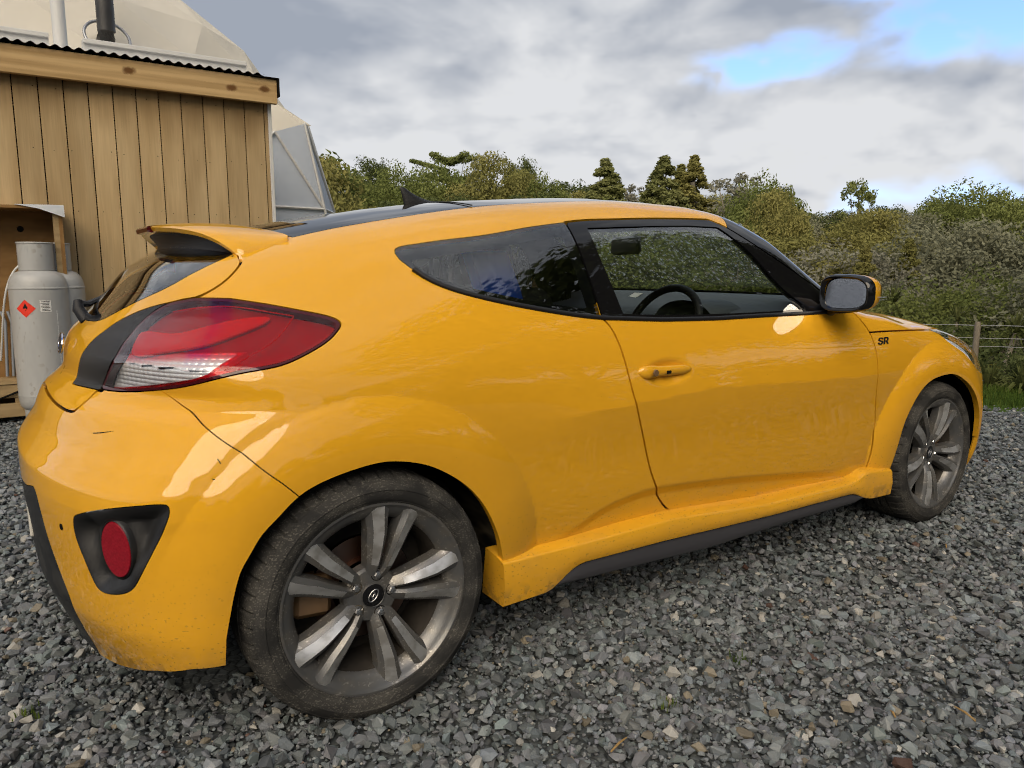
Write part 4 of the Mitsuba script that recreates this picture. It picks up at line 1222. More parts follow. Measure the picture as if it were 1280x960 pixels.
# grass blades on the bank and a few tufts between the stones
def blades(pts, h0, h1, w, seed, lean=.5):
    rng = np.random.default_rng(seed)
    n = len(pts)
    h = rng.uniform(h0, h1, n); a = rng.uniform(0, 2 * np.pi, n); l = rng.uniform(.1, lean, n) * h
    d = np.stack([np.cos(a), np.sin(a), a * 0], -1); s = np.stack([-np.sin(a), np.cos(a), a * 0], -1) * (w * rng.uniform(.6, 1.3, n))[:, None]
    up = np.array([0, 0, 1.0])
    p0, p1, p2 = pts - s, pts + s, pts + d * (l * .35)[:, None] + up * (h * .6)[:, None]
    v = np.stack([p0, p1, p2 + s * .7, p2 - s * .7, pts + d * l[:, None] + up * h[:, None]], 1)
    f = np.array([[0, 1, 2], [0, 2, 3], [3, 2, 4]])
    return v.reshape(-1, 3), (f[None] + (np.arange(n) * 5)[:, None, None]).reshape(-1, 3)


bsdf('grass_blade', {'type': 'principledthin', 'base_color': proc(lambda p, n, uv: tmix((0.045, 0.085, 0.016), (0.12, 0.16, 0.035), tfbm(p.x * 7, p.y * 7, 0.0, 3))), 'roughness': 0.6, 'diff_trans': 0.6}, False)
n = 26000
t = rng.uniform(-6.5, 3.6, n); e = rng.uniform(4.75, 6.5, n)
keep = e > 4.83 + .09 * np.sin(t * 2.1) + .05 * np.sin(t * 5.3 + 1) + rng.normal(0, .03, n)
P = np.stack([.79 * e - .613 * t, .613 * e + .79 * t, e * 0], -1)[keep]; P[:, 2] = ground_z(P[:, 0], P[:, 1])
put('grass', blades(P, .03, .085, .005, 8), 'grass_blade', kind='stuff', label='short mown grass along the edge of the gravel')
tufts = [(.62, -1.28), (.95, -1.22), (-.98, -.05), (-1.02, .12), (-.75, -.40), (-.62, 3.7), (-.55, 3.75)]
spots_ = ['below the black sill strip, the left one', 'below the black sill strip, the right one', 'at the left edge by the rear bumper, nearest', 'at the left edge by the rear bumper, second', 'close beside the rear bumper, upper one', 'close beside the rear bumper, lowest one', 'at the foot of the gas cylinders, left', 'at the foot of the gas cylinders, right']
for (x, y), where in zip(tufts, spots_):
    m = 30
    P = np.stack([x + rng.normal(0, .016, m), y + rng.normal(0, .016, m), np.full(m, .006)], -1)
    put('grass_tuft', blades(P, .010, .028, .0020, int(1000 * (x + 3))), 'grass_blade', label='tiny green grass tuft among the stones ' + where, cat='grass', group='grass tufts in the gravel')
bsdf('straw', {'type': 'diffuse', 'reflectance': rgb(.34, .22, .09)})
for x, y, a, L_, where in ((.40, -1.33, .3, .07, 'right of the rear wheel'), (1.2, -1.72, 1.2, .065, 'towards the lower right, the longer one'), (1.05, -1.62, .9, .03, 'in the middle foreground, the shortest'), (2.35, -1.1, .5, .05, 'below the front of the sill')):
    d = np.array([math.cos(a), math.sin(a), 0]) * L_ / 2
    put('dry_twig', tube([np.array([x, y, .019]) - d, np.array([x, y, .022]), np.array([x, y, .018]) + d], [.0022, .003, .0015], 6), 'straw', label='short straw coloured twig on the gravel ' + where, cat='twig', group='dry twigs on the gravel')

# ------------------------------------------------------------------ plants
def leaf_fn(c0, c1, c2):
    def fn(p, n, uv):
        big = tfbm(p.x * .35, p.y * .35, p.z * .35, 3)
        small = tnoise(p.x * 6, p.y * 6, p.z * 6)
        return tmix(tmix(c0, c1, tss(.25, .75, big)), c2, small * .45)
    return fn


def leafmat(name, c0, c1, c2, trans=0.5):
    bsdf(name, {'type': 'principledthin', 'base_color': proc(leaf_fn(c0, c1, c2)), 'roughness': 0.55, 'diff_trans': trans, 'eta': 1.4}, False)
    return name


leafmat('leaf_green', (.115, .150, .040), (.185, .215, .065), (.29, .30, .11))
leafmat('leaf_olive', (.175, .178, .052), (.27, .25, .08), (.38, .35, .14))
leafmat('leaf_dark', (.062, .090, .034), (.108, .135, .05), (.19, .20, .08))
leafmat('leaf_scrub', (.165, .172, .105), (.25, .25, .155), (.40, .39, .27))
leafmat('leaf_grey', (.185, .182, .130), (.27, .265, .195), (.41, .39, .31))
leafmat('leaf_yellow', (.12, .11, .025), (.20, .165, .04), (.28, .23, .07))
leafmat('leaf_cone', (.15, .172, .055), (.225, .235, .085), (.31, .31, .13))
leafmat('leaf_flax', (.06, .08, .022), (.12, .14, .045), (.22, .21, .09))
bsdf('bark', {'type': 'diffuse', 'reflectance': proc(lambda p, n, uv: tmix((.10, .085, .065), (.24, .22, .18), tfbm(p.x * 9, p.y * 9, p.z * 2.5, 3)))})
bsdf('bark_pale', {'type': 'diffuse', 'reflectance': proc(lambda p, n, uv: tmix((.22, .19, .14), (.42, .38, .30), tfbm(p.x * 9, p.y * 9, p.z * 2.5, 3)))})


def leaves(rng, centres, radii, per, size, flat=.75, up=.35):
    """small leaf faces (two triangles each) in clusters"""
    n = len(centres) * per
    c = np.repeat(np.asarray(centres), per, 0); r = np.repeat(np.asarray(radii), per)
    d = rng.normal(size=(n, 3)); d /= np.linalg.norm(d, axis=1, keepdims=True)
    rad = r * rng.uniform(.35, 1.0, n) ** .6
    p = c + d * rad[:, None] * np.array([1, 1, flat])
    nn = d + rng.normal(0, .7, (n, 3)) + np.array([0, 0, up]); nn /= np.linalg.norm(nn, axis=1, keepdims=True)
    a = np.cross(nn, rng.normal(size=(n, 3))); a /= np.linalg.norm(a, axis=1, keepdims=True); b = np.cross(nn, a)
    s = size * rng.uniform(.55, 1.35, n)[:, None]
    v = np.stack([p - a * s, p + b * s * .48, p + a * s, p - b * s * .48], 1).reshape(-1, 3)
    k = (np.arange(n) * 4)[:, None]
    return v, np.concatenate([k + [0, 1, 2], k + [0, 2, 3]])


def limbs(rng, h, base_r, tips, trunk_top):
    ms = [tube([(0, 0, -.5), (rng.normal(0, .03) * h, rng.normal(0, .03) * h, trunk_top * .5), (rng.normal(0, .03) * h, rng.normal(0, .03) * h, trunk_top)], [base_r, base_r * .8, base_r * .45], 7)]
    for t in tips:
        z0 = trunk_top * rng.uniform(.35, .95)
        a = np.array([0, 0, z0]); t = np.asarray(t)
        m = a * .5 + t * .5 + np.array([0, 0, -.06 * h])
        ms.append(tube([a, m, t], [base_r * .4, base_r * .24, base_r * .08], 5))
    return join(*ms)


def species(name, rng, kind, mat, bark, h, w, clusters, per, size):
    """a shapegroup with the two parts of a tree; unit: metres, its foot at the origin"""
    cs, rs = [], []
    if kind == 'round':
        for i in range(clusters):
            d = rng.normal(size=3); d /= np.linalg.norm(d)
            if d[2] < -.35:
                d[2] *= -.5
            k = rng.uniform(.45, 1.0) ** .5
            cs.append(np.array([d[0] * w * k, d[1] * w * k, h * .58 + d[2] * h * .38 * k])); rs.append(w * rng.uniform(.20, .34))
    elif kind == 'cone':
        for i in range(clusters):
            t = rng.uniform(0, 1) ** .85
            a = rng.uniform(0, 2 * np.pi); k = (1 - t) ** .9 * w * rng.uniform(.45, 1.12) + .02 * w
            cs.append(np.array([math.cos(a) * k, math.sin(a) * k, h * (.12 + .84 * t)])); rs.append(w * (.26 - .19 * t) * rng.uniform(.5, 1.4))
        cs.append(np.array([0, 0, h * .97])); rs.append(w * .10)
    elif kind == 'spread':                      # umbrella crowns on bare leaning stems
        for i in range(clusters):
            a = rng.uniform(0, 2 * np.pi); k = math.sqrt(rng.random()) * w
            cs.append(np.array([math.cos(a) * k, math.sin(a) * k, h * (.80 - .30 * (k / w) ** 2 + rng.normal(0, .06))])); rs.append(w * rng.uniform(.14, .24))
        for i in range(clusters // 3):
            a = rng.uniform(0, 2 * np.pi); k = rng.uniform(.4, 1) * w
            cs.append(np.array([math.cos(a) * k, math.sin(a) * k, h * rng.uniform(.15, .55)])); rs.append(w * rng.uniform(.16, .26))
    elif kind == 'layer':                       # flat boughs, one long arm to the side
        for lay, (hz, ln) in enumerate(((.50, 1.0), (.64, 1.05), (.78, .95), (.93, .80))):
            for arm in range(5):
                a = arm * 1.257 + lay * .7 + rng.normal(0, .2)
                for k in np.linspace(.08, 1, 7):
                    cs.append(np.array([math.cos(a) * k * w * ln, math.sin(a) * k * w * ln, h * (hz + .05 * k)])); rs.append(w * rng.uniform(.09, .26))
        for k in np.linspace(.2, 1.5, 14):
            cs.append(np.array([-k * w * .56, k * w * .82, h * (.86 + .07 * k)])); rs.append(w * rng.uniform(.10, .15))
    elif kind == 'bush':
        for i in range(clusters):
            a = rng.uniform(0, 2 * np.pi); k = math.sqrt(rng.random()) * w
            cs.append(np.array([math.cos(a) * k, math.sin(a) * k, h * rng.uniform(.08, .95) * (1 - .5 * (k / w) ** 2)])); rs.append(w * rng.uniform(.20, .34))
    elif kind == 'thin':                        # sparse, twiggy, see-through
        for i in range(clusters):
            a = rng.uniform(0, 2 * np.pi); t = rng.uniform(.3, 1)
            k = w * math.sqrt(rng.random()) * (1.1 - .5 * t)
            cs.append(np.array([math.cos(a) * k, math.sin(a) * k, h * t])); rs.append(w * rng.uniform(.12, .24))
    cs = np.array(cs); rs = np.array(rs)
    flat = .42 if kind == 'layer' else .6 if kind == 'spread' else .8
    crown = leaves(rng, cs, rs, per, size, flat)
    tips = cs[rng.permutation(len(cs))[:min(len(cs), 16)]]
    if kind == 'layer':
        tips = np.vstack([cs[6::7], cs[-14::2]])
    wood = limbs(rng, h, h * .022 + .02, tips, h * (.8 if kind in ('cone', 'layer', 'thin') else .55))
    scene['kind_' + name] = {'type': 'shapegroup', 'crown': mikit.ply(crown, mat), 'trunk': mikit.ply(wood, bark, smooth=True)}
    return 'kind_' + name


rng = np.random.default_rng(21)
K = {}
K['broad_a'] = species('broad_a', rng, 'round', 'leaf_green', 'bark', 8, 3.6, 95, 170, .115)
K['broad_b'] = species('broad_b', rng, 'round', 'leaf_olive', 'bark', 8, 3.4, 90, 170, .115)
K['broad_c'] = species('broad_c', rng, 'round', 'leaf_dark', 'bark', 8, 3.2, 90, 170, .115)
K['broad_d'] = species('broad_d', rng, 'round', 'leaf_scrub', 'bark', 8, 3.8, 90, 160, .115)
K['cone'] = species('cone', rng, 'cone', 'leaf_cone', 'bark', 10, 2.6, 230, 110, .105)
K['cone_b'] = species('cone_b', rng, 'cone', 'leaf_olive', 'bark', 10, 2.2, 180, 100, .10)
K['layer'] = species('layer', rng, 'layer', 'leaf_green', 'bark', 11, 3.6, 90, 130, .13)
K['spread'] = species('spread', rng, 'spread', 'leaf_scrub', 'bark_pale', 4.2, 2.6, 130, 130, .052)
K['spread_b'] = species('spread_b', rng, 'spread', 'leaf_grey', 'bark_pale', 4.0, 2.4, 130, 125, .05)
K['spread_c'] = species('spread_c', rng, 'spread', 'leaf_olive', 'bark_pale', 4.4, 2.3, 130, 130, .055)
K['spread_d'] = species('spread_d', rng, 'spread', 'leaf_green', 'bark_pale', 4.4, 2.3, 130, 130, .055)
K['bush_a'] = species('bush_a', rng, 'bush', 'leaf_green', 'bark', 2.2, 1.3, 60, 80, .065)
K['bush_b'] = species('bush_b', rng, 'bush', 'leaf_dark', 'bark', 2.2, 1.3, 60, 80, .065)
K['bush_c'] = species('bush_c', rng, 'bush', 'leaf_yellow', 'bark', 2.0, 1.1, 50, 75, .06)
K['thin'] = species('thin', rng, 'thin', 'leaf_grey', 'bark_pale', 5, 1.4, 60, 50, .07)
K['thin_green'] = species('thin_green', rng, 'thin', 'leaf_green', 'bark_pale', 4, 1.3, 60, 50, .07)


ROWS = {}


def plant(name, kind, az, dist, height, label, cat, group=None, wide=1.0, native=None, top_z=None):
    """a plant standing at a bearing (degrees from the x axis) and distance from the yard's corner by the car"""
    x, y = SPOT[0] + dist * math.cos(math.radians(az)), SPOT[1] + dist * math.sin(math.radians(az))
    z = float(ground_z(np.array(x), np.array(y)))
    nat = {'cone': 10, 'cone_b': 10, 'layer': 11, 'spread': 4.2, 'spread_b': 4.0, 'spread_c': 4.4, 'spread_d': 4.4, 'bush_a': 2.2, 'bush_b': 2.2, 'bush_c': 2.0, 'thin': 5, 'thin_green': 4}.get(kind, 8)
    if top_z is not None:
        height = max(top_z - z, .6)
    s = height / nat
    key = key_for(name)
    spin = (hash_(key) * 360) if kind != 'layer' else 0
    scene[key] = {'type': 'instance', 'shapes': {'type': 'ref', 'id': K[kind]}, 'to_world': T().translate([x, y, z - .02]).rotate([0, 0, 1], spin).scale([s * wide, s * wide, s])}
    tag(key, label, cat, group)
    if group and az > 0:
        ROWS.setdefault(label, []).append((-az, key))
    return key


def hash_(t):
    v = 7
    for ch in t:
        v = (v * 131 + ord(ch)) % 1000003
    return v / 1000003.0


def top_at(el_deg, dist):
    return SPOT[2] + dist * math.tan(math.radians(el_deg))


# the trees one can single out on the skyline, left to right
def sky_tree(name, kind, az, dist, el, label, wide=1.0, cat='tree'):
    return plant(name, kind, az, dist, 0, label, cat, None, wide, top_z=top_at(el, dist))


sky_tree('broadleaf_tree', 'broad_b', 70.6, 34, 7.7, 'olive broadleaf tree right beside the grey mesh end of the tent', .75)
sky_tree('broadleaf_tree', 'thin_green', 68.6, 36, 7.7, 'thin feathery tree behind the tent, its twigs standing up against the sky', .9)
sky_tree('conifer_tree', 'broad_c', 66.3, 75, 7.9, 'dark pointed tree with an even dome top, left of the roof aerial', .62)
sky_tree('broadleaf_tree', 'broad_a', 64.2, 60, 7.2, 'round green tree directly above the roof aerial', .8)
sky_tree('flat_topped_tree', 'layer', 60.4, 62, 8.1, 'dark flat-topped pine with one long bough reaching out to the left', .74)
sky_tree('broadleaf_tree', 'broad_a', 61.3, 55, 7.4, 'dense green tree under the flat-topped pine', .85)
sky_tree('broadleaf_tree', 'broad_b', 57.2, 52, 8.1, 'tall olive tree in the middle of the skyline behind the roof', .78)
sky_tree('conifer_tree', 'broad_c', 55.4, 62, 8.1, 'very dark round-headed tree behind the olive tree in the skyline', .45)
sky_tree('broadleaf_tree', 'broad_b', 54.9, 50, 6.9, 'smaller olive tree right of the tall olive one', .6)
sky_tree('broadleaf_tree', 'broad_a', 53.8, 50, 6.7, 'round grey-green tree behind the roof, right of the dark round-headed tree', .7)
sky_tree('broadleaf_tree', 'broad_c', 51.8, 56, 6.4, 'low dark tree in the gap left of the first cone tree', .8)
sky_tree('cone_tree', 'cone', 49.2, 48, 7.9, 'single cone-shaped tree standing free above the driver door', 1.5)
sky_tree('broadleaf_tree', 'thin', 47.2, 50, 5.7, 'bare thin-leaved tree between the two groups of cone trees', 1.0)
sky_tree('cone_tree', 'cone', 45.0, 46, 8.0, 'broadest cone-shaped tree, left one of the three close together', 1.5)
sky_tree('cone_tree', 'cone_b', 43.8, 49, 7.4, 'middle one of the three close cone-shaped trees', 1.5)
sky_tree('cone_tree', 'cone_b', 42.9, 47, 8.0, 'slender cone-shaped tree, right one of the three close together', 1.5)
sky_tree('broadleaf_tree', 'thin', 39.6, 40, 6.2, 'pale twiggy bare-topped tree above the windscreen pillar', 1.2)
sky_tree('broadleaf_tree', 'broad_a', 37.9, 38, 6.2, 'dark green round tree above the windscreen pillar', .62)
sky_tree('broadleaf_tree', 'broad_b', 37.2, 34, 5.3, 'yellowish low tree against the windscreen pillar', .6)
sky_tree('broadleaf_tree', 'thin_green', 32.0, 52, 5.7, 'lone thin upright tree sticking up above the far ridge', .75)
sky_tree('broadleaf_tree', 'broad_c', 30.4, 60, 4.2, 'dark low tree on the ridge right of the lone thin tree', .9)
sky_tree('broadleaf_tree', 'broad_c', 27.2, 58, 4.6, 'dark crown on the ridge above the wing mirror side', .8)
sky_tree('broadleaf_tree', 'broad_a', 25.6, 45, 5.2, 'tallest dark green crown on the right-hand ridge', .85)
sky_tree('broadleaf_tree', 'broad_a', 24.1, 48, 4.8, 'dark green crown right of the tallest one on the ridge', .85)
sky_tree('broadleaf_tree', 'broad_c', 22.6, 50, 4.0, 'rightmost dark tree on the ridge at the edge of the view', .9)

# the belt of trees that fills the skyline between them, and the bush on the slopes
rng = np.random.default_rng(77)
for az in np.arange(36.5, 84, 1.5):
    d = rng.uniform(46, 70)
    plant('background_tree', ['broad_a', 'broad_b', 'broad_c', 'broad_a'][rng.integers(0, 4)], az + rng.normal(0, .4), d, 0, 'green tree in the belt of trees along the skyline', 'tree', 'trees in the skyline belt', .9, top_z=top_at(rng.uniform(4.7, 6.0), d))
for az in np.arange(8, 44, 1.15):
    d = rng.uniform(38, 62)
    el = np.interp(az, [8, 20, 26, 30, 34, 40, 44], [3.0, 3.2, 4.1, 3.6, 3.9, 4.7, 4.8])
    plant('background_tree', ['broad_d', 'broad_a', 'broad_d', 'broad_c', 'broad_b'][rng.integers(0, 5)], az + rng.normal(0, .4), d, 0, 'tree on the bushy ridge beyond the fence', 'tree', 'trees on the ridge beyond the fence', .95, top_z=top_at(el + rng.uniform(-.5, .3), d))
for row, (d0, d1, e0, e1, step) in enumerate(((26, 36, .6, 3.7, 1.8), (18.5, 25, -1.6, 2.5, 2.2), (14.5, 18, -3.2, 0.9, 2.6), (11.8, 14, -4.6, -1.2, 2.8))):
    for az in np.arange(4, 46, step):
        d = rng.uniform(d0, d1); el = rng.uniform(e0, e1)
        kind = rng.choice(['spread', 'broad_a', 'broad_a', 'broad_d', 'broad_b', 'broad_d', 'cone_b', 'broad_c', 'broad_d', 'thin_green', 'spread_b', 'cone_b', 'broad_a'] if row < 3 else ['spread_c', 'spread_d', 'thin_green', 'broad_d', 'broad_b', 'bush_b'])
        lab = {'spread': 'grey-brown scrub tree on the slope beyond the fence', 'spread_b': 'pale grey scrub tree on the slope beyond the fence', 'spread_c': 'olive scrub tree on the slope beyond the fence', 'spread_d': 'green scrub tree on the slope beyond the fence',
               'thin_green': 'thin see-through sapling on the slope beyond the fence', 'broad_c': 'dark leafy tree on the slope beyond the fence', 'broad_a': 'round green tree on the slope beyond the fence', 'broad_b': 'round olive tree on the slope beyond the fence', 'broad_d': 'round brownish tree on the slope beyond the fence', 'cone_b': 'narrow pointed tree on the slope beyond the fence', 'bush_b': 'dark bush on the slope beyond the fence'}[kind]
        plant('scrub_tree', kind, az + rng.normal(0, .6), d, 0, lab, 'tree', lab.split(' on the')[0] + 's on the slope', rng.uniform(.85, 1.25) * (1.0 if kind[:5] in ('broad', 'cone_') else 1.5 if row == 0 else 1.15), top_z=top_at(el, d))
for az in np.arange(2, 46, 1.9):
    d = rng.uniform(9.0, 11.8); kind = rng.choice(['bush_a', 'bush_b', 'bush_b', 'bush_c', 'thin_green'])
    lab = {'bush_a': 'green bush just beyond the wire fence', 'bush_b': 'dark green bush just beyond the wire fence', 'bush_c': 'yellowish bush just beyond the wire fence', 'thin_green': 'slim sapling just beyond the wire fence'}[kind]
    plant('roadside_bush' if kind != 'thin_green' else 'sapling', kind, az + rng.normal(0, .5), d, 0, lab, 'bush' if kind != 'thin_green' else 'sapling', lab.split(' just')[0] + ('es' if 'bush' in lab else 's') + ' beyond the fence', rng.uniform(.9, 1.3), top_z=top_at(rng.uniform(-6.0, -3.6), d))

# cabbage trees and flax: rosettes of long leaves
def rosette(rng, c, n, length, w, droop=.5, up=.25):
    a = rng.uniform(0, 2 * np.pi, n); el = rng.uniform(up - .5, 1.45, n)
    d = np.stack([np.cos(a) * np.cos(el), np.sin(a) * np.cos(el), np.sin(el)], -1); s = np.stack([-np.sin(a), np.cos(a), a * 0], -1) * w
    L_ = length * rng.uniform(.7, 1.1, n)[:, None]
    p0 = np.asarray(c) + d * .03; p1 = p0 + d * L_ * .5; p2 = p0 + d * L_ * .95 - np.array([0, 0, 1.0]) * L_ * droop * np.cos(el)[:, None]
    v = np.stack([p0 - s * .6, p0 + s * .6, p1 + s, p1 - s, p2], 1).reshape(-1, 3)
    f = np.array([[0, 1, 2], [0, 2, 3], [3, 2, 4]])
    return v, (f[None] + (np.arange(n) * 5)[:, None, None]).reshape(-1, 3)


rng = np.random.default_rng(9)
for az, d, el, ln, lean in ((29.9, 14.5, -1.9, .40, .12), (26.2, 13.0, -3.0, .34, .15), (23.4, 11.0, -3.6, .30, .25), (21.9, 12.5, -3.0, .34, .1), (31.8, 13.0, -3.1, .34, .15)):
    x, y = SPOT[0] + d * math.cos(math.radians(az)), SPOT[1] + d * math.sin(math.radians(az)); z0 = float(ground_z(np.array(x), np.array(y))); zt = top_at(el, d)
    k = thing('cabbage_tree', 'small spiky-headed cabbage tree with a thin pale trunk beyond the fence', 'cabbage tree', 'small cabbage trees beyond the fence')
    ROWS.setdefault(labels[k]['label'], []).append((-az, k))
    tp = np.array([x + lean * .8, y - lean * .5, zt - ln * .35])
    put('trunk', tube([(x, y, z0 - .1), ((x + tp[0]) / 2 + .04, (y + tp[1]) / 2, (z0 + zt) / 2), tp], [.045, .035, .03], 7), 'bark_pale', k, smooth=True)
    put('crown', rosette(rng, tp, 70, ln, .014, .35), 'leaf_flax', k)
for az, d, ln in ((23.6, 8.6, .42), (25.6, 9.2, .36), (21.7, 8.3, .4), (19, 8.2, .4), (29.5, 9.6, .4), (33, 10.0, .42), (27.6, 9.4, .38)):
    x, y = SPOT[0] + d * math.cos(math.radians(az)), SPOT[1] + d * math.sin(math.radians(az)); z0 = float(ground_z(np.array(x), np.array(y)))
    fk = put('flax_clump', rosette(rng, (x, y, z0), 110, ln * .8, .013, .55, .4), 'leaf_flax', label='low clump of long strap leaves below the wire fence', cat='flax', group='flax clumps below the fence')
    ROWS.setdefault(labels[fk]['label'], []).append((-az, fk))

# tall trees behind the photographer, seen only in the paintwork and the windows
for az, d, h, kind in ((-5, 18, 11, 'broad_a'), (-14, 13, 9.5, 'broad_c'), (-31, 11, 13, 'broad_a'), (-44, 15, 9.5, 'broad_c'), (-58, 17, 7.5, 'broad_a'), (-72, 19, 6, 'broad_c'), (-86, 20, 5, 'broad_b'), (-104, 20, 6, 'broad_a'), (-122, 21, 5, 'broad_c'), (-140, 21, 6, 'broad_a'), (-158, 22, 6.5, 'broad_c'), (8, 20, 9, 'broad_c')):
    plant('yard_tree', kind, az, d, h, 'tall leafy tree on the far side of the yard', 'tree', 'tall trees on the far side of the yard', .95)
for az in np.arange(-170, 8, 7.5):
    plant('yard_bush', ['bush_a', 'bush_b', 'spread_d'][rng.integers(0, 3)], az + rng.normal(0, 1), rng.uniform(13, 18), rng.uniform(2.2, 3.4), 'leafy bush on the far side of the yard', 'bush', 'bushes on the far side of the yard', 1.35)


def nth(i):
    return f"{i}{'th' if 10 <= i % 100 <= 20 else {1: 'st', 2: 'nd', 3: 'rd'}.get(i % 10, 'th')}"


for lab, row in ROWS.items():                   # look-alikes are told apart by their order along the view
    for i, (_, k) in enumerate(sorted(row)):
        labels[k]['label'] = lab + (', leftmost of its kind' if i == 0 else ', rightmost of its kind' if i == len(row) - 1 else f', {nth(i + 1)} from the left')

# ------------------------------------------------------------------ timber hut
def wood_fn(dark, light, sx, sz, knots=True):
    def fn(p, n, uv):
        board = cell_rand(dr.floor((p.x + 0.499) / 0.1645), 3, 1)
        g = tfbm(p.x * sx + board * 31, p.y * 30 + board * 7, p.z * sz + board * 13, 5)
        fine = tnoise(p.x * 190, p.y * 190, p.z * 5 + board * 50)
        c = tmix(dark, light, tss(.25, .8, g))
        c = c * (0.90 + 0.16 * fine) * (0.86 + 0.24 * board)
        blot = tss(.55, .8, tfbm(p.x * 3 + 9, p.y * 3, p.z * 1.3, 3))
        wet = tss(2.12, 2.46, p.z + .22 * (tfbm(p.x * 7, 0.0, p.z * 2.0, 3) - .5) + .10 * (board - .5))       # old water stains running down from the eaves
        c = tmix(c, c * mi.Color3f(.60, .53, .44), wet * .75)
        return tmix(c, c * mi.Color3f(.72, .66, .58), blot * .6)
    return fn


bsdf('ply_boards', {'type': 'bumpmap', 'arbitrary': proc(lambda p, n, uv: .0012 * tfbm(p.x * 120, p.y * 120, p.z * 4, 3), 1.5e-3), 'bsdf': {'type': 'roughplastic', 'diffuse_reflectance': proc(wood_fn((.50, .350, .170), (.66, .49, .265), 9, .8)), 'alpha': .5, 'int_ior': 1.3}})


def fascia_fn(p, n, uv):
    g = tfbm(p.x * 1.2, p.y * 14, p.z * 26, 5)
    c = tmix((.38, .245, .11), (.57, .40, .20), tss(.25, .75, g))
    r2 = dr.minimum(dr.square(p.x - .27) + dr.square(p.z - 2.61) * 3, dr.square(p.x - 1.03) + dr.square(p.z - 2.58) * 3)
    r2 = dr.minimum(r2, dr.square(p.x - 1.30) + dr.square(p.z - 2.60) * 3)
    r2 = dr.minimum(r2, dr.square(p.x + 1.10) + dr.square(p.z - 2.58) * 3)
    return tmix(c, (.15, .075, .03), 1 - tss(.0003, .0035, r2 * (.6 + .8 * tnoise(p.x * 60, p.y * 60, p.z * 60))))


bsdf('fascia_wood', {'type': 'diffuse', 'reflectance': proc(fascia_fn)})
bsdf('old_ply', {'type': 'diffuse', 'reflectance': proc(lambda p, n, uv: tmix((.16, .085, .030), (.34, .20, .085), tfbm(p.x * 5, p.y * 5, p.z * 16, 4)))})
bsdf('rough_timber', {'type': 'diffuse', 'reflectance': proc(lambda p, n, uv: tmix((.22, .15, .075), (.42, .31, .17), tfbm(p.x * 4, p.y * 14, p.z * 34, 4)))})
bsdf('zinc', {'type': 'roughconductor', 'material': 'Al', 'alpha': .3, 'specular_reflectance': rgb(.42, .43, .44)})
bsdf('white_metal', {'type': 'roughplastic', 'diffuse_reflectance': rgb(.66, .66, .64), 'alpha': .25})
bsdf('black_gap', {'type': 'diffuse', 'reflectance': rgb(.012, .011, .010)})

WY = 4.272
hut = thing('timber_hut', 'small plywood hut with vertical grooved boards and a corrugated iron roof', 'hut')
wall = put('wall', join(box(-3.2, 1.372, WY + .018, WY + 2.2, -.05, 2.66)), 'black_gap', hut)
xs = [-.499, -.336, -.173, -.010, .158, .321, .484, .650, .818, .984, 1.150, 1.314]
allx = [xs[0] - .1635 * k for k in range(16, 0, -1)] + xs
rng = np.random.default_rng(4)
for a, b in zip(allx[:-1], allx[1:]):
    o = rng.uniform(0, .0025)
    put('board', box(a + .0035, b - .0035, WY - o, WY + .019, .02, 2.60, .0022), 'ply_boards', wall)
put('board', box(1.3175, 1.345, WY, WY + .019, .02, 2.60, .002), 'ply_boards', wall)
nails = np.random.default_rng(12)
for a, b in zip(allx[14:-1], allx[15:]):
    for z in (1.12, 1.55, 2.0, 2.44):
        x = a + .02 + .12 * nails.random(); z = z + nails.normal(0, .01)
        put('nail', tube([(x, WY - .0035, z), (x, WY + .004, z)], .0035, 6), 'black_gap', wall)
put('corner_strip', box(1.346, 1.377, WY - .006, WY + .03, .02, 2.56, .003), 'white_metal', hut, label='pale metal corner strip at the end of the boards')
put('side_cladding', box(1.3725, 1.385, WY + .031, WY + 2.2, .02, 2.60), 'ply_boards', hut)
put('fascia_board', box(-3.3, 1.405, WY - .10, WY - .055, 2.492, 2.690, .004), 'fascia_wood', hut)
put('soffit', box(-3.3, 1.40, WY - .054, WY + .016, 2.56, 2.60), 'fascia_wood', hut)
# corrugated roof, its ribs running away from the fascia
xr_ = np.linspace(-3.3, 1.30, 900)
zr = 2.712 + .0095 * np.sin(xr_ * 2 * np.pi / .0762)
rows = []
for yy, dz in ((WY - .135, 0), (WY + 2.3, .16)):
    rows.append(np.stack([xr_, np.full_like(xr_, yy), zr + dz], -1))
for yy, dz in ((WY + 2.3, .1585), (WY - .135, -.0015)):
    rows.append(np.stack([xr_, np.full_like(xr_, yy), zr + dz], -1))
V = np.array(rows)
roofk = put('roof', loft(V.transpose(1, 0, 2), closed=True, cap=False), 'zinc', hut, smooth=40)
put('barge_flashing', join(box(1.18, 1.42, WY - .125, WY + 2.3, 2.692, 2.700), box(1.407, 1.42, WY - .125, WY + 2.3, 2.55, 2.692)), 'black_gap', roofk, label='thin black flashing at the end of the roof')
for x0, x1 in ((-3.3, -.235), (-.013, 1.20)):
    put('white_channel', join(box(x0, x1, WY + .03, WY + .15, 2.80, 2.835, .004), box(x0, x1, WY + .055, WY + .15, 2.735, 2.80)), 'white_metal', roofk)
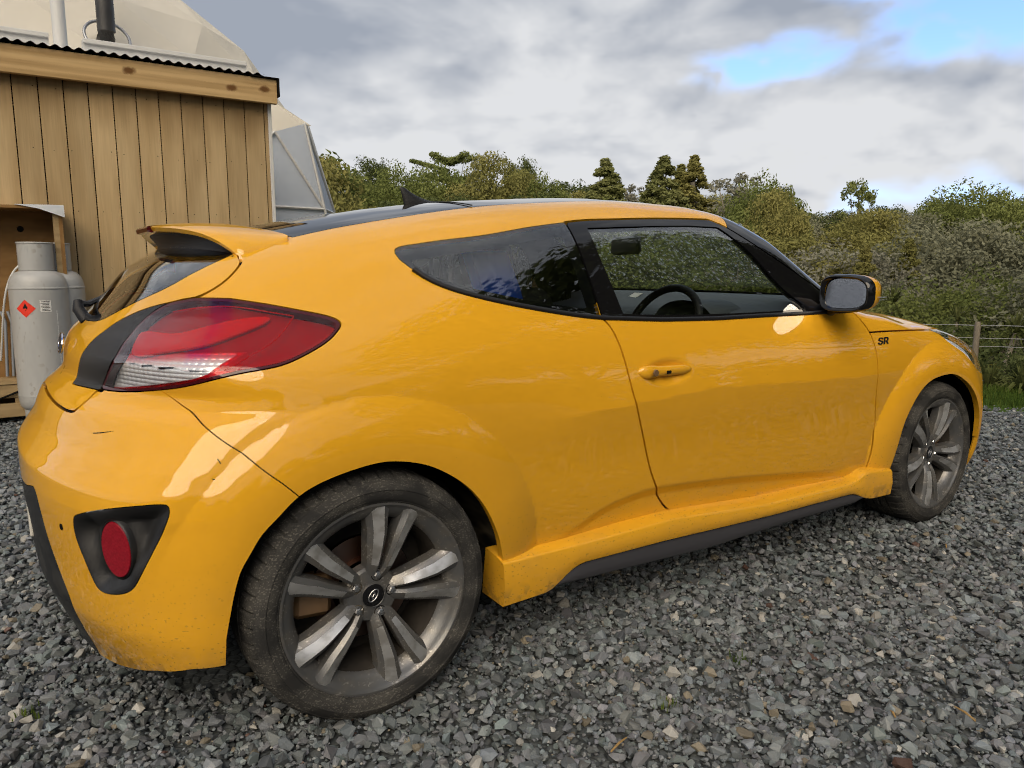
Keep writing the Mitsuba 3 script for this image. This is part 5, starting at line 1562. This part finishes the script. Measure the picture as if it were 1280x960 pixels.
# a lean-to shelf box against the wall, open to the front
cub = thing('gas_shelter', 'open plywood shelter box against the hut wall behind the gas cylinders', 'shelter')
put('back_panel', box(-2.2, -.30, WY - .035, WY - .012, .10, 1.53), 'old_ply', cub)
put('side_panel', box(-.30, -.275, WY - .34, WY - .012, .10, 1.54), 'old_ply', cub)
put('side_post', box(-.335, -.300, WY - .34, WY - .295, 1.0, 1.50), 'rough_timber', cub)
put('top_panel', box(-2.2, -.27, WY - .36, WY - .012, 1.532, 1.552), 'old_ply', cub)
put('knot_hole', tube([(-.53, WY - .038, 1.40), (-.53, WY - .034, 1.40)], [.022, .022], 14), 'black_gap', cub)
for z0, y0 in ((.05, .33), (.19, .33)):
    put('floor_rail', box(-2.2, -.42, WY - y0, WY - y0 + .05, z0, z0 + .10, .004), 'rough_timber', cub)
for x in (-.60, -.90, -1.2):
    put('floor_block', box(x - .07, x + .07, WY - .32, WY - .05, .15, .19), 'rough_timber', cub)
put('floor_panel', box(-2.2, -.40, WY - .34, WY - .03, .292, .31), 'rough_timber', cub)
put('brace', tube([(-.95, WY - .345, .12), (-.42, WY - .345, .32)], .008, 6), 'black_gap', cub)
bsdf('tarp', {'type': 'principledthin', 'base_color': proc(lambda p, n, uv: tmix((.62, .68, .76), (.80, .82, .84), tfbm(p.x * 20, p.y * 20, p.z * 20, 3))), 'roughness': .5, 'diff_trans': .5}, False)
tv = np.array([(-.56, WY - .372, 1.558), (-.42, WY - .375, 1.560), (-.262, WY - .376, 1.562), (-.262, WY - .382, 1.475), (-.33, WY - .384, 1.500), (-.42, WY - .380, 1.532), (-.262, WY - .05, 1.560), (-.56, WY - .05, 1.556)])
put('tarpaulin', (tv, np.array([[0, 1, 5], [1, 4, 5], [1, 2, 4], [2, 3, 4], [0, 7, 6], [0, 6, 2]])), 'tarp', label='scrap of white tarpaulin folded over the corner of the shelter', cat='tarpaulin')

# gas cylinders
def cyl_fn(p, n, uv):
    g = tfbm(p.x * 9, p.y * 9, p.z * 4, 4)
    c = tmix((.36, .365, .36), (.47, .475, .465), g)
    s = tss(.66, .78, tnoise(p.x * 60, p.y * 60, p.z * 30)) * tss(.5, .7, g)
    return tmix(c, (.32, .30, .27), s * .6)


bsdf('cylinder_paint', {'type': 'roughplastic', 'diffuse_reflectance': proc(cyl_fn), 'alpha': .22})
bsdf('sign_red', {'type': 'roughplastic', 'diffuse_reflectance': rgb(.78, .045, .020), 'alpha': .2})
bsdf('sign_white', {'type': 'roughplastic', 'diffuse_reflectance': rgb(.78, .78, .76), 'alpha': .2})
bsdf('sign_black', {'type': 'diffuse', 'reflectance': rgb(.02, .02, .02)})


def gas_cylinder(x, y, label, signs):
    k = thing('gas_cylinder', label, 'gas cylinder')
    r = .186
    prof = [(.0, .075), (.10, .078), (.150, .098), (.178, .135), (r, .18), (r, .205), (r + .0025, .209), (r + .0025, .216), (r, .22), (r, .965), (r + .003, .969), (r + .003, .977), (r - .001, .981), (.181, 1.02), (.166, 1.055), (.140, 1.082), (.10, 1.100), (.06, 1.108), (.0, 1.110)]
    v, f = revolve(prof, 64)
    v = v + [x, y, 0]
    put('tank', (v, f), 'cylinder_paint', k, smooth=35)
    v, f = revolve([(.150, .02), (.153, .02), (.156, .10), (.150, .105)], 48)
    put('foot_ring', (v + [x, y, 0], f), 'cylinder_paint', k, smooth=35)
    g = np.radians(np.linspace(-205, 75, 48))
    outer = [(x + .112 * np.cos(a), y + .112 * np.sin(a)) for a in g]; inner_ = [(x + .107 * np.cos(a), y + .107 * np.sin(a)) for a in g]
    rings = [[(ox, oy, 1.098), (ox * 1.0, oy, 1.284), (x + (ox - x) * 1.05, y + (oy - y) * 1.05, 1.290), (x + (ox - x) * 1.03, y + (oy - y) * 1.03, 1.297), (ix, iy, 1.290), (ix, iy, 1.098)] for (ox, oy), (ix, iy) in zip(outer, inner_)]
    put('collar', loft(rings), 'cylinder_paint', k, smooth=40)
    put('valve', join(tube([(x, y, 1.10), (x, y, 1.20)], [.022, .018], 12), tube([(x, y, 1.20), (x, y, 1.225)], [.032, .032], 12), tube([(x, y, 1.165), (x - .05, y - .03, 1.165)], .012, 8)), 'bright_metal', k, smooth=40)
    if signs:
        def decal(th, z, hw, hh, diamond):
            """a thin sticker bent round the tank; th in radians"""
            n = 9
            P = []
            for i in range(n):
                for j in range(n):
                    u, w = -1 + 2 * i / (n - 1), -1 + 2 * j / (n - 1)
                    if diamond:
                        u, w = (u + w) / 2, (w - u) / 2
                    a = th + u * hw / r
                    P.append((x + (r + .0016) * math.cos(a), y + (r + .0016) * math.sin(a), z + w * hh))
            return np.array(P), grid_faces(n, n)
        th = math.atan2(SPOT[1] - y, SPOT[0] - x)
        put('hazard_sign', decal(th - .50, .835, .066, .062, True), 'sign_red', k, label='red flame hazard diamond')
        fl = []
        for u, w, s in ((0, .016, .014), (-.009, .006, .010), (.009, .006, .010), (0, .028, .007), (0, -.012, .004)):
            a = th - .50 + u / r
            fl.append(moved(trimesh.creation.icosphere(1, 1.0), (0, 0, 0)))
            vv = fl[-1][0] * [.0012, s * .62, s]
            ca, sa = math.cos(a), math.sin(a)
            fl[-1] = (np.stack([vv[:, 0] * ca - vv[:, 1] * sa + x + (r + .0018) * ca, vv[:, 0] * sa + vv[:, 1] * ca + y + (r + .0018) * sa, vv[:, 2] + .835 + w], -1), fl[-1][1])
        put('flame', join(*fl), 'sign_black', k, smooth=True)
        lab = put('label_sticker', decal(th + .18, .850, .034, .040, False), 'sign_white', k, label='small white text label')
        lines = []
        for q in range(7):
            P, F_ = decal(th + .18 - .02 * (q % 2), .882 - .0105 * q, .026 - .006 * (q % 3 == 2), .0022, False)
            c0 = np.array([x, y, 0]); d = P - c0; d[:, 2] = 0
            lines.append((P + d * .006, F_))
        put('print', join(*lines), 'black_plastic', k)
        for q in range(5):
            P, F_ = decal(th - .12, .72 - .045 * (q // 2) , .010, .0022, False)
        put('seam', decal(th + .55, .56, .0022, .26, False), 'sign_white', k)
    return k


gas_cylinder(-.462, 3.93, 'tall grey gas cylinder with a red diamond hazard sticker, nearer of the two', True)
gas_cylinder(-.345, 4.07, 'tall grey gas cylinder standing half hidden behind the one with the red sticker', False)
bsdf('hose_grey', {'type': 'roughplastic', 'diffuse_reflectance': rgb(.25, .28, .32), 'alpha': .3})
put('gas_hose', tube(curve([(-.46, 3.93, 1.19), (-.58, 3.92, 1.12), (-.66, 3.94, .95), (-.70, 4.0, .7), (-.73, 4.08, .45)], 8), .007, 8), 'white_metal', smooth=True, label='thin white hose running down beside the gas cylinder', cat='hose')
for i, x in enumerate((-.66, -.70)):
    put('water_pipe', tube([(x, 4.18, .32), (x + .02, 4.19, .72), (x + .0, 4.2, .80)], .011, 8), 'hose_grey', smooth=True, label=('right' if i == 0 else 'left') + ' one of two grey upright pipes behind the gas cylinder', cat='pipe', group='grey pipes in the shelter')

# ------------------------------------------------------------------ dome tent
bsdf('canvas', {'type': 'principledthin', 'base_color': proc(lambda p, n, uv: tmix((.66, .62, .53), (.75, .71, .62), tfbm(p.x * 1.5, p.y * 1.5, p.z * 1.5, 4))), 'roughness': .6, 'diff_trans': .45}, False)
bsdf('mesh_cloth', {'type': 'principledthin', 'base_color': proc(lambda p, n, uv: tmix((.48, .54, .64), (.62, .68, .77), tfbm(p.x * 3.0, p.y * 3.0, p.z * .6, 4))), 'roughness': .5, 'diff_trans': .4}, False)
dome = thing('dome_tent', 'cream canvas dome tent with a grey mesh window, behind the timber hut', 'tent')
DC, DR = np.array([0.13, 9.0, 1.62]), 3.23
ico = trimesh.creation.icosphere(2, 1.0)
iv = np.array(ico.vertices) @ rot([0, 0, 1], 24).T
fz = np.array(ico.faces)
P = DC + iv * DR
up_ = P[fz][:, :, 2].max(1) > .3
P[P[:, 2] < .3, 2] = .3


def panels(tris, sag=.5):
    """each three-cornered panel divided and slightly pulled in between the poles"""
    vs, fs, b = [], [], 0
    for A, B_, C_ in tris:
        n = np.cross(B_ - A, C_ - A); n /= np.linalg.norm(n) + 1e-9
        q, idx, N = [], {}, 6
        for i in range(N + 1):
            for j in range(N + 1 - i):
                k = N - i - j
                l = np.array([i, j, k]) / N
                idx[i, j] = len(q); q.append(A * l[0] + B_ * l[1] + C_ * l[2] - n * sag * l[0] * l[1] * l[2])
        f = []
        for i in range(N):
            for j in range(N - i):
                f.append((idx[i, j], idx[i + 1, j], idx[i, j + 1]))
                if j < N - i - 1:
                    f.append((idx[i + 1, j], idx[i + 1, j + 1], idx[i, j + 1]))
        vs.append(np.array(q)); fs.append(np.array(f) + b); b += len(q)
    return np.vstack(vs), np.vstack(fs)


put('canvas_cover', panels(P[fz[up_]]), 'canvas', dome, smooth=25)
# the bay window: mesh panels on a pole frame standing out of the dome, a canvas roof over it
A_, B_, C_, D_, E_, F_ = (np.array(q) for q in ((2.04, 6.35, 2.635), (2.39, 6.35, 2.755), (2.59, 6.35, 1.80), (3.046, 7.2, 1.808), (1.2, 6.35, 1.82), (2.728, 7.2, 2.886)))
A0 = np.array([1.5, 6.35, 2.55])
lowC, lowD, lowE = (q * [1, 1, 0] + [dx, 0, .32] for q, dx in ((C_, .34), (D_, .36), (E_, 0)))
put('mesh_window', panels([(A0, A_, E_), (A_, C_, E_), (A_, B_, C_), (B_, D_, C_), (B_, F_, D_), (E_, C_, lowE), (C_, lowC, lowE), (C_, D_, lowD), (C_, lowD, lowC)], .25), 'mesh_cloth', dome, smooth=25, label='grey mesh bay window')
put('canvas_flap', panels([(A0, np.array([1.93, 6.62, 3.13]), A_), (A_, np.array([1.93, 6.62, 3.13]), B_), (B_, np.array([1.93, 6.62, 3.13]), F_), (B_, B_ + [.075, -.03, -.02], F_), (B_, B_ + [.075, -.03, -.02], np.array([1.93, 6.62, 3.13]))], .2), 'canvas', dome, smooth=20, label='canvas roof flap over the bay window')
put('pole', join(*[tube([a + np.array([.0, -.02, 0]), b + np.array([.0, -.02, 0])], .016, 6) for a, b in ((A_, C_), (B_, C_), (B_, D_), (F_, D_), (E_, C_), (C_, D_), (A_, E_), (C_, lowC), (D_, lowD))]), 'white_metal', dome, label='thin white poles across the mesh window')
put('base_deck', box(-3.2, 4.6, 5.9, 12.4, .0, .30), 'rough_timber', dome)
bsdf('flue_black', {'type': 'roughplastic', 'diffuse_reflectance': proc(lambda p, n, uv: tmix((.018, .018, .019), (.06, .058, .055), tfbm(p.x * 12, p.y * 12, p.z * 8, 3))), 'alpha': .3})
fy = 6.05
put('flue', tube([(.375, fy + .35, 3.29), (.375, fy + .06, 3.31), (.375, fy, 3.36), (.372, fy, 4.6)], [.078, .080, .080, .080], 20), 'flue_black', dome, smooth=50, label='black stove flue')
g = np.linspace(0, 2 * np.pi, 41)
fc = np.array([.39, 6.14, 3.33]); fn_ = (fc - DC) / np.linalg.norm(fc - DC); fu = np.cross([0, 0, 1.0], fn_); fu /= np.linalg.norm(fu); fw_ = np.cross(fn_, fu)
put('flue_ring', tube([fc + .20 * (np.cos(a) * fu + np.sin(a) * fw_) for a in g], .014, 8, False), 'zinc', dome, smooth=60)
put('vent_pipe', tube([(-.105, 5.0, 1.0), (-.105, 5.0, 4.4)], .052, 20), 'white_metal', smooth=50, label='white plastic vent pipe rising behind the hut roof', cat='pipe')

# ------------------------------------------------------------------ wire fence
bsdf('post_wood', {'type': 'diffuse', 'reflectance': proc(lambda p, n, uv: tmix((.16, .13, .10), (.33, .29, .23), tfbm(p.x * 30, p.y * 30, p.z * 4, 4)))})
bsdf('wire', {'type': 'roughconductor', 'material': 'Al', 'alpha': .3, 'specular_reflectance': rgb(.5, .5, .5)})
fence = thing('wire_fence', 'post and wire fence at the foot of the bush beyond the grass', 'fence')
tops = []
for t in np.arange(-14.4, 9.7, 2.4):
    e = 7.4
    tt = t + .98
    x, y = .79 * e - .613 * tt, .613 * e + .79 * tt
    z = float(ground_z(np.array(x), np.array(y)))
    put('post', tube([(x, y, z - .3), (x, y, z + .80), (x, y, z + .83)], [.034, .032, .026], 9), 'post_wood', fence, smooth=40)
    tops.append((x, y, z))
tops = np.array(tops)
for h in (.79, .65, .56, .18):
    put('wire', tube(tops + [0, 0, h], .0035, 4), 'wire', fence)
